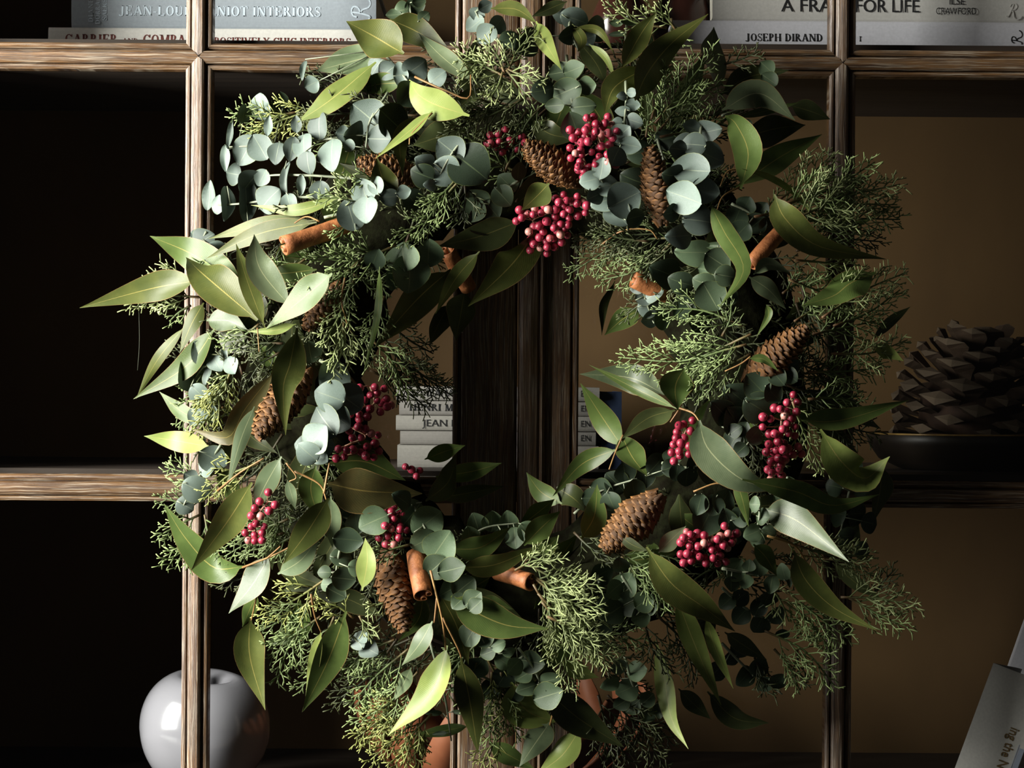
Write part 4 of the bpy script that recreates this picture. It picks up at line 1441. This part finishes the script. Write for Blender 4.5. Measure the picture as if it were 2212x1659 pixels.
# low bowl of wide terracotta straps on the cabinet floor
YS = 0.13
sc = at(1085, 1600, YS)
SB = Vector((sc.x, YS, FLOOR_Z))
sbk = root('strap_bowl', SB, 'low terracotta bowl of wide curved straps in the lower compartments behind the wreath', 'bowl')
RS, HS = 0.104, 0.064
for i in range(18):
    a0 = 2 * PI * i / 18 + 0.1
    g = MB()
    vs, n = [], 9
    for off in (0.0, -0.0022):
        for k in range(n):
            t = k / (n - 1)
            rr = RS * (0.50 + 0.50 * math.sin(t * PI / 2)) + off
            z = HS * (1 - math.cos(t * PI / 2)) ** 0.9 + 0.001 - off * 0.6
            a = a0 + 0.55 * t
            dw = 0.0085 + 0.004 * math.sin(t * PI)
            c = Vector((rr * math.cos(a), rr * math.sin(a), z))
            s = Vector((-math.sin(a), math.cos(a), 0)) * dw
            vs += [SB + c - s, SB + c + s]
    fs = []
    for k in range(n - 1):
        fs.append((2 * k, 2 * k + 1, 2 * k + 3, 2 * k + 2))
        o = 2 * n
        fs.append((o + 2 * k + 1, o + 2 * k, o + 2 * k + 2, o + 2 * k + 3))
        fs.append((2 * k, 2 * k + 2, o + 2 * k + 2, o + 2 * k))
        fs.append((2 * k + 3, 2 * k + 1, o + 2 * k + 1, o + 2 * k + 3))
    part('strap', vs, fs, M_RIB, sbk)
vs, fs = lathe([(RS * 0.5, 0.0), (RS * 0.58, 0.002), (RS * 0.56, 0.006), (0.001, 0.005)], 32)
part('bowl_base', [v + SB for v in vs], fs, M_RIB, sbk)

# ------------------------------------------------------------------ the wreath
wreath = root('wreath', at(WCX, WCY, WY), 'round winter wreath of gum leaves, eucalyptus, juniper, pine cones and pink berries', 'wreath')


def polar(r, a):
    return WCX + r * math.cos(a), WCY + r * math.sin(a)


for k in range(12):
    rr, ph, q = 430 + 150 * rnd.random(), rnd.random() * 6.28, rnd.choice((3, 4, 5))
    pts = []
    for i in range(61):
        a = 2 * PI * i / 60 + ph
        x, y = polar(rr + 34 * math.sin(q * a + ph) + 8 * math.sin(11 * a), a)
        pts.append(at(x, y, WY + 0.004 + 0.012 * math.cos(q * a + ph)))
    pts[-1] = pts[0]
    g = MB()
    g.tube(pts, [0.0036 + 0.0008 * math.sin(i) for i in range(60)] + [0.0036], 6, cap=False)
    g.build('vine', M_VINE, wreath)

# lumpy dark core, added under the foliage to block window light from the opening
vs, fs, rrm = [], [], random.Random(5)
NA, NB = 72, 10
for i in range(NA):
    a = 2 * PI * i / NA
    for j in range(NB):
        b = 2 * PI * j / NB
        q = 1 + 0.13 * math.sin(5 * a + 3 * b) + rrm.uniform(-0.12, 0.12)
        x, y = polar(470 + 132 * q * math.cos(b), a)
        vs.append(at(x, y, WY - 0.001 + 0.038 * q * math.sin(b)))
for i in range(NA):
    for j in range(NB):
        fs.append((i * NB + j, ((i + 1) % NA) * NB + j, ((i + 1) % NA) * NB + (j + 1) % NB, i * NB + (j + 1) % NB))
part('light_block_ring', vs, fs, M_LIGHTBLOCK, wreath)


def strip_leaf(name, S, W, b, mats, parent, fold=0.10, ripple=0.05, twist=0.0, seed=0, normal=None, cols=(-1, -0.55, 0, 0.55, 1)):
    """a lance-shaped blade along the points S, widths W (metres), facing the room, b tilts it towards (+) or away from (-) the window"""
    n, m = len(S), len(cols)
    vs, uv = [], []
    low = []
    for i in range(n):
        T = (S[min(i + 1, n - 1)] - S[max(i - 1, 0)]).normalized()
        t = i / (n - 1)
        nn = (normal or VIEW) + TOLIGHT * (b + twist * (t - 0.5))
        nn = nn - T * nn.dot(T)
        nn.normalize()
        sd = T.cross(nn)
        ap = (sd - VIEW * sd.dot(VIEW)).length
        wd = W[i] / max(ap, 0.45)
        for c in cols:
            z = fold * wd * (abs(c) ** 1.4 - 0.4) + ripple * wd * c * math.sin(t * 9 + seed + (2 if c > 0 else 0))
            vs.append(S[i] + sd * (wd * c / 2) + nn * z)
            uv.append(((c + 1) / 2, t))
        low.append(nn)
    k = len(vs)
    for i in range(n):
        for j in range(m):
            vs.append(vs[i * m + j] - low[i] * (0.00035 if 0 < j < m - 1 else 0.0))
            uv.append(uv[i * m + j])

    def B(i, j):
        return k + i * m + j
    fs = []
    for i in range(n - 1):
        for j in range(m - 1):
            fs.append((i * m + j, i * m + j + 1, (i + 1) * m + j + 1, (i + 1) * m + j))
            fs.append((B(i, j + 1), B(i, j), B(i + 1, j), B(i + 1, j + 1)))
    return part(name, vs, fs, mats, parent, origin=S[0], uvs=uv)


def lance(t):
    s = min(1.0, max(0.0, (t - 0.05) / 0.95))
    return max(0.07 if t < 0.12 else 0.012, (1 - 0.0 * s) * math.sin(PI * s ** 0.70) ** 1.12)


def gum(tone, wpx, b, lay, pts, n=17, ripple=None):
    if pts[0][0] > 1450 and lay >= 16:
        lay += 10                                        # the showy leaves of the far side stand well clear
    P = []
    for i, (x, y) in enumerate(pts):
        P.append(wat(x, y, lay))
    normal = None
    if b >= 9:                                           # a glossy leaf lying so that it mirrors the window towards the room
        mid = P[len(P) // 2]
        hv = ((Vector((-1.04, -0.50, 0.20)) - mid).normalized() + (Vector((0, -CAMD, 0)) - mid).normalized()).normalized()
        for p in P:
            p.y = mid.y - ((p.x - mid.x) * hv.x + (p.z - mid.z) * hv.z) / hv.y * (b - 9 if b > 9 else 1.0)
        normal, b = hv, 0.0
    S = spline(P, n)
    sd = (pts[0][0] * 7 + pts[0][1] * 3) % 6.28
    W = [wpx * pxm(S[i].y) * lance(i / (n - 1)) for i in range(n)]
    W = [w_ * 1.06 for w_ in W]
    return strip_leaf('gum_leaf', S, W, b, GUM[tone], wreath, ripple=ripple if ripple is not None else 0.06, twist=0.8 * math.sin(sd * 5) if normal is None else 0.2, seed=sd, normal=normal,
                      fold=(0.13, 0.06, -0.05, 0.10)[int(sd * 10) % 4])


for line in GUMS.strip().split('\n'):
    q = line.split()
    tone, nums = q[0], [float(x) for x in q[1:]]
    gum(tone, nums[0], nums[1], nums[2], list(zip(nums[3::2], nums[4::2])))


# ---- round eucalyptus leaves on stems
def disc_mesh(name, m, v):
    n, cols = 13, (-1, -0.5, 0, 0.5, 1)
    rr = random.Random(v)
    vs, uv, fs, low = [], [], [], []
    ph = rr.random() * 6
    for i in range(n):
        t = 0.5 - 0.5 * math.cos(PI * i / (n - 1))
        wd = max(0.05, math.sin(PI * min(1.0, t ** 0.9)) ** (0.56 if t < 0.5 else 0.66))
        for c in cols:
            x = wd * c / 2 * (1 + 0.04 * math.sin(5 * t + ph))
            z = 0.09 * (c * c * wd - 0.3) - 0.28 * (t - 0.5) ** 2 * (1 if v % 2 else -0.6) + 0.03 * math.sin(7 * t + 3 * c + ph) * abs(c)
            vs.append(Vector((x, t, z)))
            uv.append(((c + 1) / 2, t))
    k, mm = len(vs), 5
    for i in range(n):
        for j in range(5):
            vs.append(vs[i * mm + j] - Vector((0, 0, 0.012 if 0 < j < 4 else 0.0)))
            uv.append(uv[i * mm + j])

    def B(i, j):
        return k + i * mm + j
    for i in range(n - 1):
        for j in range(4):
            fs.append((i * mm + j, i * mm + j + 1, (i + 1) * mm + j + 1, (i + 1) * mm + j))
            fs.append((B(i, j + 1), B(i, j), B(i + 1, j), B(i + 1, j + 1)))
    return new_mesh(name, vs, fs, m, uvs=uv)


DISC = {t: [disc_mesh('leaf', EUC[t], v) for v in range(4)] for t in EUC}


def euc(tone, lay, stem, discs):
    rr = random.Random(int(stem[0][0] * 31 + stem[0][1]))
    S = spline([wat(x, y, lay - 2) for x, y in stem], 14)
    S2 = spline([Vector((x, y, 0)) for x, y in stem], 28)
    g = MB()
    g.tube(S, [0.0010 - 0.0005 * i / 13 for i in range(14)], 6)
    todo = []
    for d in discs:
        x, y, wpx, hpx = d[:4]
        b = d[4] if len(d) > 4 else 0.0
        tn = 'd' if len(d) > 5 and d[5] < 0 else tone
        C2 = Vector((x, y, 0))
        near = min(S2, key=lambda p: (p - C2).length)
        dr = C2 - near
        if dr.length < 6:
            dr = Vector((rr.uniform(-1, 1), rr.uniform(-1, 1), 0))
        dr.normalize()
        ln = wpx * abs(dr.x) + hpx * abs(dr.y)
        wd = wpx * abs(dr.y) + hpx * abs(dr.x)
        if max(wpx, hpx) > 2.2 * min(wpx, hpx):          # seen edge on: lie along the long side
            dr = Vector((0, 1 if dr.y > 0 else -1, 0)) if hpx > wpx else Vector((1 if dr.x > 0 else -1, 0, 0))
            ln, wd = max(wpx, hpx), min(wpx, hpx)
        # diagonal sprigs
        B2 = C2 - dr * ln * 0.5
        lz = lay - 3 + 0.9 * len(todo) + rr.uniform(0, 2) + (6 if len(d) > 5 and d[5] > 0 else 0)
        C3 = wat(x, y, lz)
        k = pxm(C3.y)
        D = Vector((dr.x, 0, -dr.y))
        nn = VIEW + TOLIGHT * b + Vector((rr.uniform(-.5, .5), 0, rr.uniform(-.4, .4)))
        nn.normalize()
        yv = D - VIEW * 0
        yv = D - nn * (D.dot(nn))
        yv = yv.normalized()
        xv = yv.cross(nn)
        ly = 0.93 * ln * k / max(0.5, (yv - VIEW * yv.dot(VIEW)).length)
        lx = 0.93 * wd * k / max(0.5, (xv - VIEW * xv.dot(VIEW)).length)
        B3 = C3 - yv * ly * 0.5
        todo.append((tn, B3, xv * lx, yv * ly, nn * max(lx, ly), rr.randrange(4)))
        near3 = min(S, key=lambda p: (p - B3).length)
        if (near3 - B3).length > 0.0015:
            g.tube([near3, near3.lerp(B3, 0.5), B3], [0.0005, 0.00045, 0.0004], 4)
    sp = g.build('eucalyptus_sprig', M_STEM, wreath, origin=S[0])
    o0 = wpos(sp)
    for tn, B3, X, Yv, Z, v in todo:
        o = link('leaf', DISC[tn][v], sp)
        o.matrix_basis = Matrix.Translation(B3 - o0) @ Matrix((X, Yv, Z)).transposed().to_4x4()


for block in EUCS.strip().split('\n'):
    head, body = block.split('|')
    hq = head.split()
    nums = [float(x) for x in hq[1:]]
    stem = list(zip(nums[1::2], nums[2::2]))
    euc(hq[0], nums[0], stem, [[float(v) for v in d.split(',')] for d in body.split()])


# ---- juniper
def juniper(tone, lay, x0, y0, x1, y1, spread=0.42, dens=1.0, thick=1.0):
    rr = random.Random(int(x0 * 13 + y0 * 7 + x1 * 3 + y1))
    g = MB()
    Ax, Bx = Vector((x0, y0, 0)), Vector((x1, y1, 0))
    d = Bx - Ax
    Ln = d.length
    nrm = Vector((-d.y, d.x, 0)) / Ln
    bow = rr.uniform(-0.12, 0.12) * Ln
    axis = spline([Ax, Ax.lerp(Bx, 0.5) + nrm * bow, Bx], 12)
    pa, pb = wat(x0, y0, lay - 6), wat(x1, y1, lay)
    ya, yb = pa.y, pb.y

    def world(p):                                        # p.z: millimetres towards the room
        t = max(0.0, min(1.0, (Vector((p.x, p.y, 0)) - Ax).dot(d) / (Ln * Ln)))
        return at(p.x, p.y, ya + (yb - ya) * t - p.z * MM)

    def seg(P, r0, r1, a0, a1, n=4):
        m = len(P)
        k = 0.00034 * thick
        g.tube([world(p) for p in P], [(r0 + (r1 - r0) * i / (m - 1)) * k for i in range(m)], n, [a0 + (a1 - a0) * i / (m - 1) for i in range(m)])

    seg(axis, 2.6, 1.3, 0.0, 0.7, 5)
    n1 = max(5, int(Ln / 11.5 * dens))
    for i in range(n1):
        t = 0.10 + 0.90 * (i + rr.random() * 0.6) / n1
        k = min(10, int(t * 11))
        p = axis[k].lerp(axis[k + 1], min(1, t * 11 - k))
        T = (axis[k + 1] - axis[k]).normalized()
        sg = 1 if i % 2 else -1
        a = sg * math.radians(rr.uniform(26, 52))
        D = Vector((T.x * math.cos(a) - T.y * math.sin(a), T.x * math.sin(a) + T.y * math.cos(a), rr.uniform(-0.15, 0.22)))
        l1 = spread * Ln * (1 - t) * rr.uniform(0.7, 1.15) + rr.uniform(12, 22)
        mid = p + D * (l1 * 0.5)
        D2 = (D + T * 0.45).normalized()
        end = mid + D2 * (l1 * 0.5)
        br = spline([p, mid, end], 4)
        seg(br, 1.7, 1.15, 0.35 + 0.2 * t, 0.95)
        n2 = int(l1 / 9.5 * dens)
        for j in range(n2):
            u = 0.25 + 0.75 * (j + rr.random() * 0.5) / max(1, n2)
            q = p.lerp(mid, u * 2) if u < 0.5 else mid.lerp(end, u * 2 - 1)
            Db = D if u < 0.5 else D2
            a2 = (1 if j % 2 else -1) * math.radians(rr.uniform(25, 50))
            E = Vector((Db.x * math.cos(a2) - Db.y * math.sin(a2), Db.x * math.sin(a2) + Db.y * math.cos(a2), rr.uniform(-0.12, 0.2)))
            l2 = rr.uniform(10, 24)
            e1 = q + E * l2
            seg([q, q + E * l2 * 0.5 + Vector((rr.uniform(-1, 1), rr.uniform(-1, 1), 0)), e1], 1.35, 1.25, 0.6, 1.0)
            if rr.random() < 0.4 and l2 > 11:
                a3 = -a2 * 0.9
                E2 = Vector((E.x * math.cos(a3) - E.y * math.sin(a3), E.x * math.sin(a3) + E.y * math.cos(a3), rr.uniform(-0.1, 0.1)))
                q2 = q + E * l2 * 0.5
                seg([q2, q2 + E2 * rr.uniform(5, 9)], 1.3, 1.2, 0.75, 1.0)
    return g.build('juniper_sprig', JUN[tone], wreath, origin=world(axis[0]), age=True)


for line in JUNS.strip().split('\n'):
    q = line.split()
    juniper(q[0], *[float(x) for x in q[1:]])

# dark undergrowth of the wreath: short juniper and leaves lying deep between the showy ones
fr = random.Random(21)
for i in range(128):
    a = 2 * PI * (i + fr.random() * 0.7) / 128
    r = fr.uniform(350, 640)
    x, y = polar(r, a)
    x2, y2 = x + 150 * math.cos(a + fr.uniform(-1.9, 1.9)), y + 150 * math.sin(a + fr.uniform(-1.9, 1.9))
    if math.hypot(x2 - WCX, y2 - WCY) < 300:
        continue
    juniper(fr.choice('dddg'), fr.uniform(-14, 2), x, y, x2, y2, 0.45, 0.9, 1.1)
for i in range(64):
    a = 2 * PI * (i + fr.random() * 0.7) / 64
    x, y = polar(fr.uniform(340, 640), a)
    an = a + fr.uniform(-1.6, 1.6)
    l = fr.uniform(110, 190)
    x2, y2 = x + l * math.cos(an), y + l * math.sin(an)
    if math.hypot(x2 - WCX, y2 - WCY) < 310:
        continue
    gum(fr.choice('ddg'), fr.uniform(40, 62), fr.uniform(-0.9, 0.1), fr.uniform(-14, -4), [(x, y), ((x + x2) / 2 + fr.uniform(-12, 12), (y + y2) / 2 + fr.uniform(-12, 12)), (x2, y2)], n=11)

# ---- twigs of the gum branches
for line in TWIGS.strip().split('\n'):
    q = [float(x) for x in line.split()]
    P = spline([wat(x, y, q[1]) for x, y in zip(q[2::2], q[3::2])], 12)
    g = MB()
    g.tube(P, [q[0] * 0.00012 * (1 - 0.35 * i / 11) for i in range(12)], 6)
    g.build('twig', M_TWIG, wreath, origin=P[0])


g = MB()
g.tube(spline([wat(300, 672, 0), wat(301, 740, 0), wat(297, 800, 0)], 8), [0.00006] * 8, 4)
tag(g.build('spider_thread', M_STEM, wreath), 'fine spider thread hanging from the leftmost leaves')

# ---- small cones
def fan_scale(name):
    """thin rounded woody scale, base at the origin, along +y, outer side +z"""
    V, F, mi = [], [], []
    rows = [(0.0, 0.30), (0.35, 0.62), (0.68, 0.98), (0.88, 0.80), (1.0, 0.36)]
    for z0 in (0.0, -0.07):
        for y, wd in rows:
            for c in (-1, 0, 1):
                V.append(Vector((c * wd / 2, y, z0 * (1.2 - y) + 0.10 * (1 - abs(c)) - 0.12 * abs(c) * y + 0.16 * y * y)))
    o = 15
    for i in range(4):
        for j in range(2):
            F.append((i * 3 + j, i * 3 + j + 1, i * 3 + j + 4, i * 3 + j + 3)); mi.append(1 if i >= 3 else 0)
            F.append((o + i * 3 + j + 1, o + i * 3 + j, o + i * 3 + j + 3, o + i * 3 + j + 4)); mi.append(0)
        F.append((i * 3, i * 3 + 3, o + i * 3 + 3, o + i * 3)); mi.append(1)
        F.append((i * 3 + 5, i * 3 + 2, o + i * 3 + 2, o + i * 3 + 5)); mi.append(1)
    for j in range(2):
        F.append((12 + j, 13 + j, o + 13 + j, o + 12 + j)); mi.append(1)
    return new_mesh(name, V, F, [M_SCALE, M_SCALE2], mi=mi, smooth=True)


ME_SC = fan_scale('scale')


def cone(label, x0, y0, x1, y1, wpx, lay, dz=0.0, ns=104, dz0=0.0):
    """from the stalk end (x0, y0) to the tip (x1, y1)"""
    A, Bp = wat(x0, y0, lay), wat(x1, y1, lay)
    ym = (A.y + Bp.y) / 2
    A, Bp = at(x0, y0, ym - dz0 * MM), at(x1, y1, ym - dz * MM)
    ax = Bp - A
    Ln = ax.length
    ax.normalize()
    W = wpx * pxm(ym) * 0.86
    u = ax.orthogonal().normalized()
    v = ax.cross(u)
    rr = random.Random(int(x0 + y0))

    def prof(h):
        return min(1.0, (0.30 + 2.2 * h) ** 0.8) * (1 - max(0.0, (h - 0.30) / 0.70) ** 2.1) ** 0.75
    P = [(max(0.0006, W / 2 * 0.80 * prof(h)), Ln * h) for h in [i / 12 for i in range(13)]]
    vs, fs = lathe(P, 14)
    core = part('pine_cone', [A + u * p.x + v * p.y + ax * p.z for p in vs], fs, M_CORE, wreath, origin=A)
    tag(core, label)
    for i in range(int(ns)):
        h = 0.97 * (i + 0.5) / ns
        a = i * 2.399963
        rad = u * math.cos(a) + v * math.sin(a)
        r = W / 2 * prof(h)
        up = 0.55 + 0.5 * h
        D = (ax * (0.9 + 0.2 * h) + rad * (0.36 - 0.24 * h)).normalized()
        side = ax.cross(rad).normalized()
        nn = side.cross(D)
        if nn.dot(rad) < 0:
            nn = -nn
        sw = W * (0.50 * (0.45 + 0.55 * prof(h))) * rr.uniform(0.9, 1.1)
        sl = W * 0.42 * rr.uniform(0.9, 1.1) * (0.7 + 0.3 * prof(h))
        X = D.cross(nn)
        o = link('scale', ME_SC, core)
        o.matrix_basis = Matrix.Translation(ax * (Ln * h - sl * 0.30) + rad * (r * 0.80)) @ Matrix((X * sw, D * sl, nn * sl)).transposed().to_4x4()


for line in CONES.strip().split('\n'):
    nums, lab = line.split('|')
    cone(lab.strip(), *[float(x) for x in nums.split()])


# ---- cinnamon sticks
def cinnamon(label, x0, y0, x1, y1, wpx, lay, dz0=0.0, dz1=0.0, spin=0.0):
    A = wat(x0, y0, lay + dz0)
    Bp = wat(x1, y1, lay + dz1)
    ax = (Bp - A).normalized()
    u = (VIEW - ax * VIEW.dot(ax)).normalized()
    v = ax.cross(u)
    R = wpx * pxm(A.y) / 2
    half = []
    for i in range(15):
        a = math.radians(-90 + 152 * i / 14)
        half.append((math.cos(a), math.sin(a)))
    for i in range(1, 12):
        a = math.radians(90 + 270 * i / 11)
        q = 0.42 - 0.012 * i
        half.append((0.47 + q * math.cos(a), 0.44 + q * math.sin(a)))
    curve = [(-x, y) for x, y in reversed(half[1:])] + half
    n = len(curve)
    nn = []
    for i in range(n):
        a, b = curve[max(0, i - 1)], curve[min(n - 1, i + 1)]
        t = Vector((b[0] - a[0], b[1] - a[1], 0)).normalized()
        nn.append((t.y, -t.x))
    rows = 9
    rr = random.Random(int(x0))
    vs, fs = [], []
    cs, ss = math.cos(spin), math.sin(spin)
    for i in range(rows):
        t = i / (rows - 1)
        c = A.lerp(Bp, t)
        rs = R * (1 + 0.05 * math.sin(5 * t + x0) + rr.uniform(-0.015, 0.015))
        for lay_ in (0.0, -0.13):
            for (x, y), (nx, ny) in zip(curve, nn):
                px_, py_ = x + nx * lay_, y + ny * lay_
                px_, py_ = px_ * cs - py_ * ss, px_ * ss + py_ * cs
                vs.append(c + u * (py_ * rs) + v * (px_ * rs))
    for i in range(rows - 1):
        for j in range(n - 1):
            a, b = i * 2 * n + j, (i + 1) * 2 * n + j
            fs.append((a, a + 1, b + 1, b))
            fs.append((a + n + 1, a + n, b + n, b + n + 1))
        for j in (0, n - 1):
            a, b = i * 2 * n + j, (i + 1) * 2 * n + j
            fs.append((a, b, b + n, a + n) if j == 0 else (b, a, a + n, b + n))
    for i in (0, rows - 1):
        for j in range(n - 1):
            a = i * 2 * n + j
            fs.append((a + 1, a, a + n, a + n + 1) if i == 0 else (a, a + 1, a + n + 1, a + n))
    tag(part('cinnamon_stick', vs, fs, M_CINN, wreath, origin=A), label)


for line in STICKS.strip().split('\n'):
    nums, lab = line.split('|')
    cinnamon(lab.strip(), *[float(x) for x in nums.split()])


# ---- pink berries
def berry_mesh():
    V, F, mi = [], [], []
    n, rows = 12, 8
    for i in range(rows + 1):
        a = PI * i / rows
        r, z = math.sin(a), math.cos(a)
        if i == 0:
            r, z = 0.10, 0.97
        if i == rows:
            r = 0.06
        for j in range(n):
            b = 2 * PI * j / n
            V.append(Vector((r * math.cos(b), r * math.sin(b), z)))
    for i in range(rows):
        for j in range(n):
            F.append((i * n + j, (i + 1) * n + j, (i + 1) * n + (j + 1) % n, i * n + (j + 1) % n)); mi.append(0)
    F.append(tuple(range(rows * n + n - 1, rows * n - 1, -1))); mi.append(0)
    k = len(V)
    for j in range(n):                                   # dried calyx: small ragged star with a sunken middle
        b = 2 * PI * j / n
        q = 0.24 if j % 2 else 0.15
        V.append(Vector((q * math.cos(b), q * math.sin(b), 1.02)))
    V.append(Vector((0, 0, 0.93)))
    for j in range(n):
        F.append((k + j, k + (j + 1) % n, k + n)); mi.append(1)
        F.append((k + (j + 1) % n, k + j, j, (j + 1) % n)); mi.append(1)
    return new_mesh('berry', V, F, [M_BERRY, M_CALYX], mi=mi)


ME_BERRY = berry_mesh()


def berries(label, lay, diam, blobs):
    rr = random.Random(int(blobs[0][0] + blobs[0][1] * 3))
    got = []
    for bx, by, rx, ry, nb in blobs:
        tries, here = 0, 0
        while here < nb and tries < 4000:
            tries += 1
            a, q = rr.random() * 6.283, rr.random() ** 0.5
            x, y = bx + rx * q * math.cos(a), by + ry * q * math.sin(a)
            zr = min(rx, ry) * 0.8
            z = zr * math.sqrt(max(0, 1 - q * q)) * rr.uniform(-0.35, 1.0)
            p = Vector((x, y, z))
            if all((p - o).length > diam * 0.93 for o, _ in got):
                got.append((p, rr.uniform(0.84, 1.08)))
                here += 1
    ax = spline([Vector((b[0], b[1], -diam * 0.4)) for b in blobs] + ([Vector((blobs[0][0] + 4, blobs[0][1] + blobs[0][3] * 0.5, -diam * 0.5))] if len(blobs) == 1 else []), 16)

    def world(p):
        q = wat(p.x, p.y, lay)
        return at(p.x, p.y, q.y - p.z * 0.0003)
    g = MB()
    g.tube([world(p) for p in ax], [0.0007] * 16, 5)
    for p, s in got:
        near = min(ax, key=lambda q: (q - p).length)
        far = near.lerp(p, 0.5) + Vector((rr.uniform(-3, 3), rr.uniform(-6, 1), 0))
        g.tube(spline([world(near), world(far), world(p)], 6), [0.0004] * 6, 4)
    cl = g.build('berry_cluster', M_BSTEM, wreath, origin=world(ax[0]))
    tag(cl, label)
    o0 = wpos(cl)
    for p, s in got:
        o = link('berry', ME_BERRY, cl)
        R = diam / 2 * 0.0003 * s
        dr = (VIEW + Vector((rr.uniform(-1.3, 1.3), rr.uniform(-0.2, 1.0), rr.uniform(-1.4, 0.6)))).normalized()
        o.matrix_basis = Matrix.Translation(world(p) - o0) @ dr.to_track_quat('Z', 'Y').to_matrix().to_4x4() @ Matrix.Scale(R, 4)


for line in BERRIES.strip().split('\n'):
    nums, lab = line.split('|')
    q = [float(x) for x in nums.split()]
    berries(lab.strip(), q[0], q[1], [q[i:i + 4] + [int(q[i + 4])] for i in range(2, len(q), 5)])
